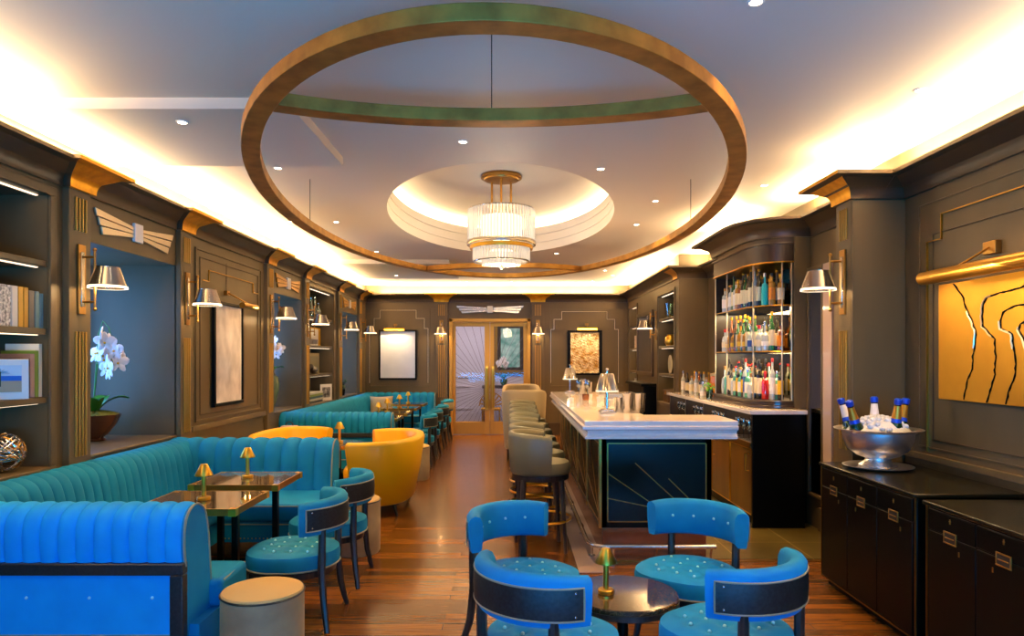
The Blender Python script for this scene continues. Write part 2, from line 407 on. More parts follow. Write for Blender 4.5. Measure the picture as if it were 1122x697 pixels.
# frieze of the bottle cabinet bay belongs to the wall
struct(MB().prism([(2.4, 8.0), (2.37, 7.95), (2.37, 7.02), (2.40, 6.88), (2.48, 6.74), (2.58, 6.66), (2.70, 6.632), (2.855, 6.632), (2.855, 8.0)], 2.70, 2.86, 'paint_dark').build('wall_bay'))
struct(MB().box(2.705, XR, 6.62, 6.69, 1.112, 2.76, 'paint').build('wall_column', bevel=.004))
# gold caps
def gold_cap(nm, path):
    CPg = [(d+.004 if d > 0 else d, z+.0015) for d, z in CP]
    return struct(MB().sweep(CPg, path, None, mats=['paint_dark', 'gold', 'paint_dark'][:len(path)-1]).build(nm))
LP = [(4.67, 4.91), (6.25, 6.47), (8.47, 8.71), (10.03, 10.25), (11.98, 12.24), (13.60, 13.84)]
PX = -2.975
tn = 4
for y0, y1 in LP:
    gold_cap('trim_%d' % tn, [(XL, y1), (PX, y1), (PX, y0), (XL, y0)]); tn += 1
for x0, x1 in ((-1.565, -1.31), (.43, .68)):
    gold_cap('trim_%d' % tn, [(x1, YB), (x1, YB-.05), (x0, YB-.05), (x0, YB)]); tn += 1
gold_cap('trim_%d' % tn, [(2.7, 5.0295), (2.474, 5.0295), (2.474, 5.2805), (2.7, 5.2805)]); tn += 1
gold_cap('trim_%d' % tn, [(2.6, 10.0495), (2.428, 10.0495), (2.428, 10.27), (2.6, 10.27)]); tn += 1

# pilasters with gilded fluting
def pilaster(nm, axis, pos, a, b, up, low, face):
    """axis 'x': face plane at x=pos running along y; 'y': face plane at y=pos running along x"""
    base = MB()
    if axis == 'x':
        base.box(min(pos, pos+face), max(pos, pos+face), a, b, 0, 2.76, 'paint')
    else: base.box(a, b, min(pos, pos+face), max(pos, pos+face), 0, 2.76, 'paint')
    o = struct(base.build(nm, bevel=.004))
    for (z0, z1) in (up, low):
        fl = MB(); n_ = 4; wd = (b-a)
        for i in range(n_):
            u = a+wd*.2+wd*.6*(i+.5)/n_; h = wd*.022
            sg = -1 if face > 0 else 1
            if axis == 'x': fl.box(min(pos-.002*sg, pos+.012*sg), max(pos-.002*sg, pos+.012*sg), u-h, u+h, z0, z1, 'gilt')
            else: fl.box(u-h, u+h, min(pos-.002*sg, pos+.012*sg), max(pos-.002*sg, pos+.012*sg), z0, z1, 'gilt')
        fl.build('fluting', o, bevel=.003)
    return o
UP, LOW = (2.47, 2.70), (.92, 1.78)
for y0, y1 in LP: pilaster('trim_%d' % tn, 'x', PX, y0, y1, UP, LOW, -.06); tn += 1
for x0, x1 in ((-1.565, -1.31), (.43, .68)): pilaster('trim_%d' % tn, 'y', YB-.05, x0, x1, UP, (.78, 1.86), .06); tn += 1
pilaster('trim_%d' % tn, 'x', 2.472, 5.045, 5.265, UP, (.92, 1.8), .02); tn += 1

# skirting, rails and raised panel mouldings
def frame_rect(mb, axis, pos, a, b, z0, z1, t, th, m, sg):
    p0, p1 = min(pos, pos+sg*th), max(pos, pos+sg*th)
    for (u0, u1, w0, w1) in ((a, b, z0, z0+t), (a, b, z1-t, z1), (a, a+t, z0+t, z1-t), (b-t, b, z0+t, z1-t)):
        if axis == 'x': mb.box(p0, p1, u0, u1, w0, w1, m)
        else: mb.box(u0, u1, p0, p1, w0, w1, m)
b = MB().box(XL, XL+.02, YF, YB, 0, .18, 'paint_dark').box(XL, XL+.03, YF, YB, .17, .19, 'paint_dark'); struct(b.build('baseboard_left', bevel=.004))
b = MB().box(XR-.025, XR, YF, 5.03, 0, .2, 'paint_dark').box(XR-.03, XR, 5.28, 6.4, 0, .22, 'paint').box(XF-.02, XF, 10.05, YB, 0, .2, 'paint_dark'); struct(b.build('baseboard_right', bevel=.004))
b = MB().box(XL, DX0, YB-.02, YB, 0, .25, 'paint_dark').box(DX1, XF, YB-.02, YB, 0, .25, 'paint_dark'); struct(b.build('baseboard_back', bevel=.004))
pm = MB()
frame_rect(pm, 'x', XL, 6.62, 8.36, .98, 2.66, .02, .014, 'paint', 1); frame_rect(pm, 'x', XL, 6.72, 8.26, 1.04, 2.58, .008, .008, 'paint_dark', 1)
pm.box(XL, XL+.04, 6.5, 8.44, .9, .95, 'paint').box(XL, XL+.02, 3.0, 4.6, .83, .86, 'paint')
pm.box(XL, XL+.004, 7.35, 7.356, 2.25, 2.6, 'groove')
struct(pm.build('trim_%d' % tn, bevel=.003)); tn += 1
for (a, b_) in ((3.1, 4.52), (10.3, 11.75)):      # face frames of the bookcases
    pm = MB(); frame_rect(pm, 'x', XL, a-.06, b_+.06, SB-.06, ST+.06, .06, .02, 'paint', 1); struct(pm.build('trim_%d' % tn, bevel=.005)); tn += 1
for (a, b_) in ((10.3, 11.45), (13.35, 14.2)):
    pm = MB(); frame_rect(pm, 'x', XF, a-.05, b_+.05, SB-.05, ST-.01, .05, .018, 'paint', -1); struct(pm.build('trim_%d' % tn, bevel=.005)); tn += 1
pm = MB()
frame_rect(pm, 'x', XR, 3.0, 4.86, .98, 2.66, .012, .005, 'paint', -1); pm.box(XR-.035, XR, YF, 5.03, .9, .94, 'paint')
frame_rect(pm, 'x', XR, 3.2, 4.70, 1.04, 2.44, .008, .006, 'paint_dark', -1)
frame_rect(pm, 'y', YB, XL+.1, -1.68, 1.0, 2.62, .018, .01, 'paint', -1); frame_rect(pm, 'y', YB, .8, XF-.1, 1.0, 2.62, .018, .01, 'paint', -1)
struct(pm.build('trim_%d' % tn, bevel=.003)); tn += 1
pm = MB().box(XR-.03, XR, 5.29, 6.09, 0, 2.72, 'paint')
struct(pm.build('trim_%d' % tn, bevel=.004)); tn += 1
pm = MB().box(XR-.045, XR, 6.10, 6.27, .3, 2.45, 'palestone'); struct(pm.build('trim_%d' % tn, bevel=.006)); tn += 1

# stepped gold inlay lines
def inlay(nm, pts, axis, pos, sg, label):
    mb = MB()
    for (u0, z0), (u1, z1) in zip(pts, pts[1:]):
        a_, b_ = min(u0, u1)-.0035, max(u0, u1)+.0035; c_, d_ = min(z0, z1)-.0035, max(z0, z1)+.0035
        p0, p1 = min(pos, pos+sg*.012), max(pos, pos+sg*.012)
        mm_ = 'satinbrass' if axis == 'x' else 'champagne'
        if axis == 'x': mb.box(p0, p1, a_, b_, c_, d_, mm_)
        else: mb.box(a_, b_, p0, p1, c_, d_, mm_)
    struct(mb.build(nm))
inlay('trim_%d' % tn, [(4.757, .96), (4.757, 2.39), (4.60, 2.39), (4.60, 2.555), (3.2, 2.555), (3.2, 2.39), (3.05, 2.39), (3.05, .96)], 'x', XR, -1, ''); tn += 1
inlay('trim_%d' % tn, [(6.78, 2.36), (6.92, 2.36), (6.92, 2.47), (8.1, 2.47), (8.1, 2.36), (8.25, 2.36)], 'x', XL, 1, ''); tn += 1
def wx(px, d=YB): return (px-560)*d/F
def wz(py, d=YB): return 1.6+(392-py)*d/F
inlay('trim_%d' % tn, [(wx(405), 1.08), (wx(405), wz(360)), (wx(410), wz(360)), (wx(410), wz(349)), (wx(416.5), wz(349)), (wx(416.5), wz(340)), (wx(456), wz(340)), (wx(456), wz(349)), (wx(465), wz(349)), (wx(465), wz(360)), (wx(469), wz(360)), (wx(469), 1.08)], 'y', YB, -1, ''); tn += 1
inlay('trim_%d' % tn, [(wx(603.5), 1.08), (wx(603.5), wz(361)), (wx(607), wz(361)), (wx(607), wz(350)), (wx(615.5), wz(350)), (wx(615.5), wz(341.5)), (wx(665), wz(341.5)), (wx(665), wz(350)), (wx(673.5), wz(350)), (wx(673.5), wz(361)), (wx(677.5), wz(361)), (wx(677.5), 1.08)], 'y', YB, -1, ''); tn += 1

# fan reliefs over niches and door
def fan_relief(label, c, along, half, tall, m):
    """c centre; along: unit vector in plane; normal faces the room"""
    al = Vector(along); nrm = Vector((0, 0, 1)).cross(al) if along[0] == 0 else Vector((0, -1, 0))
    if along[0] == 0: nrm = Vector((1, 0, 0))
    root = thing('fan_relief', label, 'wall ornament', c)
    MB().obox(nrm*.012, al*tall*.42, nrm*.014, Vector((0, 0, tall*.5)), 'white').build('boss', root, bevel=.006)
    for sg in (-1, 1):
        for k in range(3):
            zin0, zin1 = (-.3+.2*k)*tall, (-.3+.2*(k+1)-.02)*tall
            zo0, zo1 = (-.62+.42*k)*tall, (-.62+.42*(k+1)-.05)*tall
            xi = al*sg*tall*.46; xo = al*sg*(half*(.86+.07*k))
            vs = []
            for nn in (nrm*.001, nrm*.018):
                vs += [xi+Vector((0, 0, zin0))+nn, xo+Vector((0, 0, zo0))+nn, xo+al*sg*.02+Vector((0, 0, zo1))+nn, xi+Vector((0, 0, zin1))+nn]
            MB().add(vs, [(0, 1, 2, 3), (7, 6, 5, 4), (0, 4, 5, 1), (1, 5, 6, 2), (2, 6, 7, 3), (3, 7, 4, 0)], m).build('feather', root, bevel=.004)
fan_relief('winged gilt relief above the window niche with the orchid', (XL, 5.59, 2.60), (0, 1, 0), .56, .15, 'champagne')
fan_relief('dark winged relief above the niche with the celadon vase', (XL, 9.38, 2.60), (0, 1, 0), .5, .15, 'antique')
fan_relief('small gilt winged relief above the niche nearest the doors', (XL, 12.94, 2.60), (0, 1, 0), .5, .15, 'gilt')
fan_relief('silvery winged relief over the glazed double doors', (-.435, YB-.01, 2.60), (1, 0, 0), .68, .14, 'chrome')
# ------------------------------------------------------------------ double doors and the lobby beyond
w = MB()
w.box(DX0, DX0+.07, YB-.05, YB+.12, 0, DZ, 'gilt').box(DX1-.07, DX1, YB-.05, YB+.12, 0, DZ, 'gilt').box(DX0, DX1, YB-.05, YB+.12, DZ-.07, DZ, 'gilt')
struct(w.build('door_frame_1', bevel=.006))
GZ0, GZ1 = .27, 2.25
for i, (a, b, g0, g1, hx) in enumerate([(-1.21, -.442, -1.15, -.55, -.50), (-.438, .33, -.355, .26, -.37)]):
    fr = MB()
    fr.box(a, g0, YB+.02, YB+.07, .012, DZ-.075, 'gilt').box(g1, b, YB+.02, YB+.07, .012, DZ-.075, 'gilt')
    fr.box(g0, g1, YB+.02, YB+.07, .012, GZ0, 'gilt').box(g0, g1, YB+.02, YB+.07, GZ1, DZ-.075, 'gilt')
    d = struct(fr.build('door_%d' % (i+1), bevel=.005))
    pn = MB().box(g0, g1, YB+.042, YB+.048, GZ0, GZ1, 'pane')
    # engraved rays fanning from the meeting stile
    ox, oz = (g1+.1, .95) if i == 0 else (g0-.1, .95)
    for k in range(26):
        a_ = (PI*.5+PI*k/26+.03) if i == 0 else (-PI*.5+PI*k/26+.03)
        dx, dz = math.cos(a_), math.sin(a_)
        ts = []
        t0, t1 = 0, 9
        for o_, d_, lo, hi in ((ox, dx, g0, g1), (oz, dz, GZ0, GZ1)):
            if abs(d_) < 1e-6: continue
            u, v = (lo-o_)/d_, (hi-o_)/d_
            t0, t1 = max(t0, min(u, v)), min(t1, max(u, v))
        if t1 > t0+.05:
            pn.bar((ox+dx*t0, YB+.041, oz+dz*t0), (ox+dx*t1, YB+.041, oz+dz*t1), .007, .002, 'etch', up=(0, 1, 0))
    pn.build('pane', d)
    h = MB().box(hx-.03, hx+.03, YB-.012, YB+.02, .52, 1.42, 'brass')
    h.tube([(hx, YB-.06, .56), (hx, YB-.06, 1.38)], .022, 'brass', 12)
    for z in (.6, 1.34): h.tube([(hx, YB-.06, z), (hx, YB-.0, z)], .014, 'brass')
    h.build('door_handle', d, bevel=.004)
w = MB().box(-4.0, 3.0, 17.5, 17.6, 0, ZC, 'lobby').box(-4.0, -3.9, YB+.2, 17.5, 0, ZC, 'lobby').box(2.9, 3.0, YB+.2, 17.5, 0, ZC, 'lobby')
frame_rect(w, 'y', 17.5, -2.6, -1.0, .3, .9, .04, .02, 'lobby', -1); frame_rect(w, 'y', 17.5, -1.7, -.75, 1.1, 2.6, .04, .02, 'lobby', -1)
struct(w.build('wall_lobby'))
struct(MB().box(-4.0, 3.0, YB+.18, 17.6, ZC+.0, ZC+.1, 'lobby').build('ceiling_lobby'))
area('lobby_light', (-.5, 15.9, 3.0), (0, 0, 0), 3.5, 1.6, 90, (255, 226, 226))
# lobby console, orchid, framed window-mirror, gilt chair
t = thing('console_table', 'dark console table in the lobby seen through the glazed doors', 'table', (-.15, 16.9, 0))
MB().box(-.55, .55, -.18, .18, .86, .93, 'darkwood').build('table_top', t, bevel=.006)
for x in (-.5, .5):
    for y in (-.14, .14): MB().bar((x, y, 0), (x, y, .86), .035, .035, 'antique').build('leg', t)
mm = thing('lobby_mirror', 'bronze framed mirror showing teal garden light beyond the doors', 'mirror', (-.02, 17.46, 1.9))
f = MB(); frame_rect(f, 'y', .03, -.42, .42, -.72, .62, .1, .05, 'antique', -1); f.build('frame', mm, bevel=.01)
f = MB(); frame_rect(f, 'y', .02, -.32, .32, -.62, .52, .08, .02, 'paint_dark', -1); f.build('liner', mm)
MB().box(-.24, .24, .0, .01, -.54, .44, mat('garden_view', (90, 160, 140), .3, noise=(5, (200, 235, 220), (1, 1, 1)))).build('glass', mm)
def orchid(root, base, n_stem, h, rr, seed, leaf=True, size=.045, aim=None):
    rd = random.Random(seed)
    st = MB(); fl = MB(); lf = MB()
    for k in range(n_stem):
        a = rd.uniform(0, 2*PI) if aim is None else aim+rd.uniform(-.5, .5); dx, dy = math.cos(a)*rr, math.sin(a)*rr
        hh, h0 = h, h; h = h*rd.uniform(.68, 1.06)
        p = [Vector(base)+Vector((dx*t*.7, dy*t*.7, h*t)) for t in (0, .3, .6, .85)]
        p += [Vector(base)+Vector((dx*1.1, dy*1.1, h)), Vector(base)+Vector((dx*1.7, dy*1.7, h*.93)), Vector(base)+Vector((dx*2.2, dy*2.2, h*.72))]
        st.tube(p, .004, 'leaf', 6)
        for q in range(5):
            u = q/4; c = p[3].lerp(p[6], u)+Vector((rd.uniform(-.05, .05), rd.uniform(-.05, .05), rd.uniform(-.07, .05)))
            yaw = rd.uniform(-.8, .8)-.4
            rot0 = Matrix.Rotation(yaw, 3, 'Z') @ Matrix.Rotation(rd.uniform(-.25, .25), 3, 'X')
            for j in range(5):
                an = PI/2+2*PI*j/5
                off = rot0 @ Vector((math.cos(an)*size*.75, 0, math.sin(an)*size*.75))
                rot = rot0 @ Matrix.Rotation(-(an-PI/2), 3, 'Y')
                wd = 1.0 if j in (1, 4) else .62
                fl.ellip(c+off, (size*.62*wd, .006, size*.72), 'petal', 8, 5, rot)
            fl.ellip(c+rot0 @ Vector((0, -.012, -.006)), (.01, .012, .01), 'yellow', 6, 4)
        h = h0
    st.build('stem', root); fl.build('flower', root)
    if leaf:
        for k in range(5):
            a = 2*PI*k/5+.4; L_ = h*.42
            def fn(u, v, a=a, L_=L_):
                r_ = .02+L_*.8*u; z = L_*(1.15*u-.75*u*u); wv = (v-.5)*.12*math.sin(PI*min(1, .12+.88*u))**.6
                return (base[0]+r_*math.cos(a)-wv*math.sin(a), base[1]+r_*math.sin(a)+wv*math.cos(a), base[2]+z+abs(v-.5)*.03)
            MB().grid(fn, 8, 4, 'leaf').build('leaf', root)
t = thing('orchid_pot', 'white orchid on the console table in the lobby beyond the glazed doors', 'plant', (-.18, 16.85, .93))
MB().lathe([(.05, 0), (.08, .05), (.09, .14), (.075, .15)], 'leaf').build('pot', t)
orchid(t, (0, 0, .14), 2, .55, .06, 3, size=.06)
ch = thing('gilt_chair', 'gilt fan backed chair in the lobby seen past the brass door handles', 'chair', (-.45, 15.6, 0))
MB().box(-.22, .22, -.2, .2, .42, .48, 'gold').build('seat', ch, bevel=.02)
for x in (-.19, .19):
    for y in (-.17, .17): MB().bar((x, y, 0), (x, y, .43), .03, .03, 'gold').build('leg', ch)
fb = MB()
for k in range(9):
    a = PI*(k+.5)/9; fb.bar((0, .2, .5), (.26*math.cos(a), .22, .5+.3*math.sin(a)), .03, .012, 'gold', up=(0, 1, 0))
fb.tube([(.27*math.cos(PI*i/14), .22, .5+.31*math.sin(PI*i/14)) for i in range(15)], .012, 'gold'); fb.build('backrest', ch)

# ------------------------------------------------------------------ hanging ring, chandelier, downlights
RC, RA, RB, RZ, RH, RW = (-.09, 5.83), 1.669, 3.61, 2.68, .06, .10
rt = thing('hanging_ring', 'large gilded elliptical ring with two crossing arcs hung under the ceiling', 'ceiling ornament', (RC[0], RC[1], RZ))
def el2(a, b, z, n=128): return [(a*math.cos(2*PI*i/n), b*math.sin(2*PI*i/n), z) for i in range(n)]
MB().rings([el2(RA, RB, 0), el2(RA-RW, RB-RW, 0), el2(RA-RW, RB-RW, RH), el2(RA, RB, RH)], 'ring', closed=True).build('hoop', rt, bevel=.003)
# the two arcs, each a thin band from side to side of the hoop
for sg, apex in ((-1, -2.62), (1, 2.50)):
    xe = .93; ye = sg*(RB-RW)*math.sqrt(1-(xe/(RA-RW))**2)
    inner, outer = [], []
    for i in range(41):
        u = -1+2*i/40
        y = apex+(ye-apex)*(u*u*.86+.14*u**4)
        # widen ends into the hoop
        inner.append((xe*u*1.03, y-sg*RW*.5)); outer.append((xe*u*1.0, y+sg*RW*.5))
    rs = [[(inner[i][0], inner[i][1], .001), (outer[i][0], outer[i][1], .001), (outer[i][0], outer[i][1], RH-.001), (inner[i][0], inner[i][1], RH-.001)] for i in range(41)]
    MB().rings(rs, 'ring').build('cross_arc', rt, bevel=.003)
wi = MB()
for x, y in ((-.0, -2.62), (0, 2.5), (-1.6, 0), (1.6, 0)):
    wi2 = MB().tube([(x, y, RH-.01), (x, y, ZC-RZ)], .003, 'groove', 6); wi2.build('cable', rt)

ct = thing('chandelier', 'tiered glass rod drum chandelier on three brass stems under the ceiling recess', 'chandelier', (-.105, 7.5, 0))
MB().lathe([(0, 3.57), (.215, 3.57), (.22, 3.555), (.22, 3.535), (.19, 3.53), (.185, 3.515), (0, 3.51)], 'antique', n=40).build('canopy', ct)
for k in range(3):
    a = PI/2+2*PI*k/3+PI; MB().tube([(.12*math.cos(a), .12*math.sin(a), 3.52), (.12*math.cos(a), .12*math.sin(a), 2.86)], .012, 'antique').build('stem', ct)
def rod_ring(name, r, z0, z1, n, rod):
    mb = MB()
    for k in range(n):
        a = 2*PI*k/n; mb.tube([(r*math.cos(a), r*math.sin(a), z0), (r*math.cos(a), r*math.sin(a), z1)], rod, 'crystal', 6)
    return mb.build(name, ct)
rod_ring('upper_tier', .355, 2.835, 3.19, 64, .0125)
rod_ring('lower_tier', .30, 2.645, 2.80, 56, .0125)
rod_ring('inner_tier', .20, 2.60, 2.72, 40, .014)
bd = MB()
for r, z, m_, hh in ((.372, 2.835, 'chrome', .022), (.34, 2.79, 'brass', .02), (.355, 3.195, 'chrome', .008), (.30, 2.64, 'chrome', .008)):
    bd.lathe([(r-.02, z-hh), (r, z-hh), (r+.003, z), (r, z+hh), (r-.02, z+hh), (r-.02, z-hh)], m_, n=56, cap=False)
bd.build('band', ct)
MB().lathe([(.0, 2.60), (.17, 2.61), (.19, 2.63), (0, 2.64)], 'crystal', n=32).build('bottom_glass', ct)
MB().lathe([(.0, 2.90), (.22, 2.90), (.22, 3.12), (0, 3.12)], 'bulbglow', n=24).lathe([(.0, 2.69), (.12, 2.69), (.12, 2.76), (0, 2.76)], 'bulbglow', n=24).build('lamp', ct)
MB().tube([(0, 0, 2.58), (0, 0, 3.15)], .01, 'chrome').ball((0, 0, 2.575), .02, 'chrome').build('centre_rod', ct)
point('chandelier_light', (-.105, 7.5, 2.36), 90, (255, 224, 180), .15)

DL = [(-2.0, 4.22, 1), (-.335, 4.81, 0), (.71, 5.50, 0), (1.03, 2.92, 0), (2.29, 3.88, 0), (2.2, 6.03, 0), (1.41, 7.8, 0), (1.38, 6.63, 0), (-1.84, 5.48, 0), (-2.43, 7.65, 0), (-1.93, 7.65, 0),
      (-2.0, 12.1, 1), (-.88, 13.7, 0), (0, 13.7, 0), (.65, 9.95, 0), (2.0, 9.5, 0), (1.61, 11.9, 0), (1.85, 12.6, 0), (1.6, 13.6, 0), (-1.9, 9.8, 0)]
DWHERE = ['over the near banquette beside the wall cove', 'just inside the hanging ring ahead of the recess', 'beside the near side of the elliptical recess', 'nearest the camera by the top edge', 'over the black cabinets',
          'over the end of the bar', 'by the bar side of the recess, farther one', 'by the bar side of the recess, nearer one', 'under the hanging ring above the banquette corner', 'near the wall over the mustard sofas, nearer the wall',
          'near the wall over the mustard sofas, nearer the ring', 'on the far dropped panel', 'before the doors, nearer the far picture of white card', 'before the doors, nearer the recess axis', 'beyond the recess over the bar counter',
          'over the back bar shelves, far end', 'in the far cluster by the mirror wall, nearest of it', 'in the far cluster by the mirror wall, second of it', 'in the far cluster by the mirror wall, last of it', 'beyond the ring over the far banquette']
for (x, y, lo), wh in zip(DL, DWHERE):
    z = ZC-(.065 if lo else 0)
    t = thing('downlight', 'small bright recessed ceiling spot ' + wh, 'downlight', (x, y, z), group='recessed ceiling spots')
    MB().lathe([(.026, -.001), (.026, -.006), (.036, -.004), (.038, 0), (.026, -.001)], 'dome', n=20, cap=False).build('trim_ring', t)
    MB().lathe([(0, -.004), (.026, -.004), (.026, -.001), (0, -.001)], 'downlens', n=20).build('lens', t)
    spot('downlight_beam', (x, y, z-.02), 240 if 1.2 < x < 1.9 and 6 < y < 9 else 130, (255, 192, 120), 80, .7)

# ------------------------------------------------------------------ cove lighting on top of the cornice
def cove(a, b, power):
    a, b = Vector(a), Vector(b); L_ = (b-a).length; c = (a+b)/2
    ang = math.atan2(b.y-a.y, b.x-a.x)
    area('cove_light', (c.x, c.y, 2.925), (R(180), 0, ang), L_, .10, power*L_, (255, 222, 174))
CW = 70
cove((XL+.10, YF+.2), (XL+.10, YB-.2), CW); cove((XL+.3, YB-.10), (XF-.3, YB-.10), CW); cove((XF-.10, 10.3), (XF-.10, YB-.3), CW)
cove((XR-.10, YF+.2), (XR-.10, 4.9), CW); cove((2.72, 5.4), (2.72, 6.5), CW); cove((2.28, 7.0), (2.28, 8.0), CW); cove((XR-.10, 8.2), (XR-.10, 9.95), CW)
cove((2.4, 4.93), (2.7, 4.93), CW)
# added blue lamp for the assumed rear window, tilted up to tint the ceiling
area('added_blue_uplight', (0, YF+.06, .85), (R(154), 0, 0), 4.6, 1.4, 760, (24, 158, 255))

# ------------------------------------------------------------------ wall sconces
def make_sconce():
    t = thing('wall_sconce', 'x', 'wall lamp')
    # local: wall plane x=0, room towards +x
    MB().box(0, .016, -.04, .04, -.24, .24, 'antique').box(.016, .022, -.018, .018, -.19, .19, 'chrome').build('backplate', t, bevel=.004)
    b = MB()
    b.tube([(.015, 0, .155), (.10, 0, .155)], .009, 'antique').tube([(.015, 0, -.155), (.10, 0, -.155)], .009, 'antique')
    b.tube([(.10, 0, -.20), (.10, 0, .20)], .008, 'antique').ball((.10, 0, .205), .014, 'antique').ball((.10, 0, -.205), .014, 'antique')
    b.tube([(.10, 0, .0), (.19, 0, .0), (.19, 0, .03)], .008, 'antique'); b.build('bracket', t)
    sh = MB().lathe([(.125, -.06), (.075, .085), (.078, .085), (.07, .083), (.118, -.06), (.125, -.06)], 'chrome', (.19, 0, 0), n=28, cap=False)
    sh.lathe([(.1265, -.062), (.122, -.045), (.119, -.045), (.119, -.062), (.1265, -.062)], 'shadeglow', (.19, 0, 0), n=28, cap=False)
    s = sh.build('lamp_shade', t)
    MB().ball((.19, 0, .0), .028, 'shadeglow').build('bulb', t)
    return t
SC = [((PX, 4.79, 2.14), 0, 'nickel shaded wall lamp on the pilaster before the orchid niche'),
      ((PX, 6.36, 2.14), 0, 'nickel shaded wall lamp on the pilaster beside the tall framed drawing'),
      ((PX, 8.59, 2.14), 0, 'wall lamp on the pilaster past the tall framed drawing'),
      ((PX, 10.14, 2.14), 0, 'wall lamp on the pilaster before the far bookcase'),
      ((PX, 12.11, 2.14), 0, 'wall lamp on the pilaster just past the far bookcase'),
      ((PX, 13.72, 2.14), 0, 'wall lamp on the last pilaster by the room corner'),
      ((-1.44, YB-.05, 2.14), -PI/2, 'wall lamp beside the double doors, next to the framed white picture'),
      ((.555, YB-.05, 2.14), -PI/2, 'wall lamp beside the double doors, next to the framed gold picture'),
      ((2.472, 5.155, 2.16), PI, 'nickel shaded wall lamp on the pier above the champagne bowl'),
      ((XF, 11.62, 2.14), PI, 'wall lamp between the tall mirror and the bar side shelves')]
proto = make_sconce()
for i, (p, rz, lb) in enumerate(SC):
    o = proto if i == 0 else copy_tree(proto)
    o.location = p; o.rotation_euler.z = rz; o['label'] = lb; o['group'] = 'shaded wall sconces'
    d = Vector((math.cos(rz), math.sin(rz), 0))
    point('sconce_light', Vector(p)+d*.19+Vector((0, 0, -.045)), 8, (255, 206, 140), .03)

# ------------------------------------------------------------------ pictures with their picture lights
def picture(name, label, axis, pos, sg, a, b, z0, z1, fw, art, frame_m, mount=None, nm='picture'):
    t = thing(name, label, nm, (0, 0, 0))
    f = MB(); frame_rect(f, axis, pos, a, b, z0, z1, fw, .035, frame_m, sg); f.build('frame', t, bevel=.004)
    p0, p1 = min(pos, pos+sg*.018), max(pos, pos+sg*.018)
    g = MB()
    if axis == 'x': g.box(p0, p1, a+fw, b-fw, z0+fw, z1-fw, art)
    else: g.box(a+fw, b-fw, p0, p1, z0+fw, z1-fw, art)
    return t, g.build('artwork', t)
sketch = mat('pale_sketch', (226, 220, 212), .35, noise=(4.5, (176, 170, 164), (1, 1, .7)), coat=.4)
picture('framed_drawing', 'tall framed pale pencil drawing on the panelled wall between niches', 'x', XL+.01, 1, 6.97, 7.73, 1.10, 2.18, .035, sketch, 'lacquer')
blank = mat('white_print', (228, 230, 240), .35, noise=(3, (216, 219, 231), (1, 1, 1)), coat=.4)
picture('framed_print', 'framed near white print on the far wall above the banquette', 'y', YB-.01, -1, wx(415.3), wx(457), wz(416), wz(361.5), .035, blank, 'lacquer')
t, g = picture('framed_relief', 'black box frame holding a crumpled gold leaf relief on the far wall', 'y', YB-.01, -1, wx(621.5), wx(659.5), wz(411), wz(362), .05, 'lacquer', 'lacquer')
rd = random.Random(5); fl = MB()
x0, x1, z0, z1 = wx(625), wx(656), wz(409), wz(364.5)
def crum(u, v):
    n_ = math.sin(u*61+v*17)*math.sin(v*83-u*29)+rd.uniform(-1, 1)
    return (x0+(x1-x0)*u, YB-.045-.012*n_, z0+(z1-z0)*v)
goldcrumple = mat('crumpled_gold', (240, 226, 190), .45, metal=.15, noise=(11, (178, 128, 26), (1, 1, 1)))
fl.grid(crum, 30, 42, goldcrumple)
fl.add([(x0, YB-.05, z0), (x1, YB-.05, z0), (x1, YB-.02, z0), (x0, YB-.02, z0)], [(0, 1, 2, 3)], goldcrumple)
fl.build('gold_relief', t, smooth=False)
# gold panel over the cabinets
t = thing('gold_panel', 'large plain gold panel with dark winding cracks over the black cabinets', 'wall art', (0, 0, 0))
MB().box(XR-.06, XR-.018, 3.0, 4.545, 1.33, 2.075, mat('satin_gold', (212, 154, 36), .42, metal=.7, noise=(2.5, (192, 134, 22), (1, 1, 1)))).build('panel', t, bevel=.004)
def gp(px, py):     # a point of the panel's face
    X = XR-.061; y = X*F/(px-560); return (X, y, 1.6+(392-py)*y/F)
cr = [[(1045, 311), (1050, 318), (1056, 327), (1058, 337), (1064, 350), (1069, 362), (1069, 377), (1066, 391), (1065, 404), (1059, 420), (1056, 438)],
      [(1128, 312), (1118, 315), (1108, 318), (1092, 322), (1082, 326), (1077, 334), (1076, 350), (1077, 358), (1085, 366), (1090, 372), (1091, 390), (1090, 410), (1085, 428), (1081, 441)],
      [(1126, 333), (1112, 335), (1100, 342), (1096, 352), (1097, 361), (1103, 363), (1109, 366), (1111, 378), (1113, 395), (1112, 412), (1105, 430), (1102, 443)],
      [(1136, 350), (1124, 352), (1118, 355), (1117, 362), (1121, 370), (1126, 385), (1127, 410), (1124, 444)]]
def jag(c, rd):
    out = []
    for (x0, y0), (x1, y1) in zip(c, c[1:]):
        n_ = max(2, int(math.hypot(x1-x0, y1-y0)/4))
        for k in range(n_): u = k/n_; out.append((x0+(x1-x0)*u+rd.uniform(-.6, .6), y0+(y1-y0)*u+rd.uniform(-.4, .4)))
    return out+[c[-1]]
rdc = random.Random(21)
for c in cr:
    pts = [gp(*p) for p in jag(c, rdc)]
    MB().tube(pts, [.0035+.004*math.sin(i*1.3)**2 for i in range(len(pts))], 'lacquer', 6).build('crack', t)
    q0 = len(pts)//4; MB().tube([(p[0]-.003, p[1]+.008, p[2]) for p in pts[q0:q0+len(pts)//3]], .006, 'champagne', 6).build('gilded_edge', t)
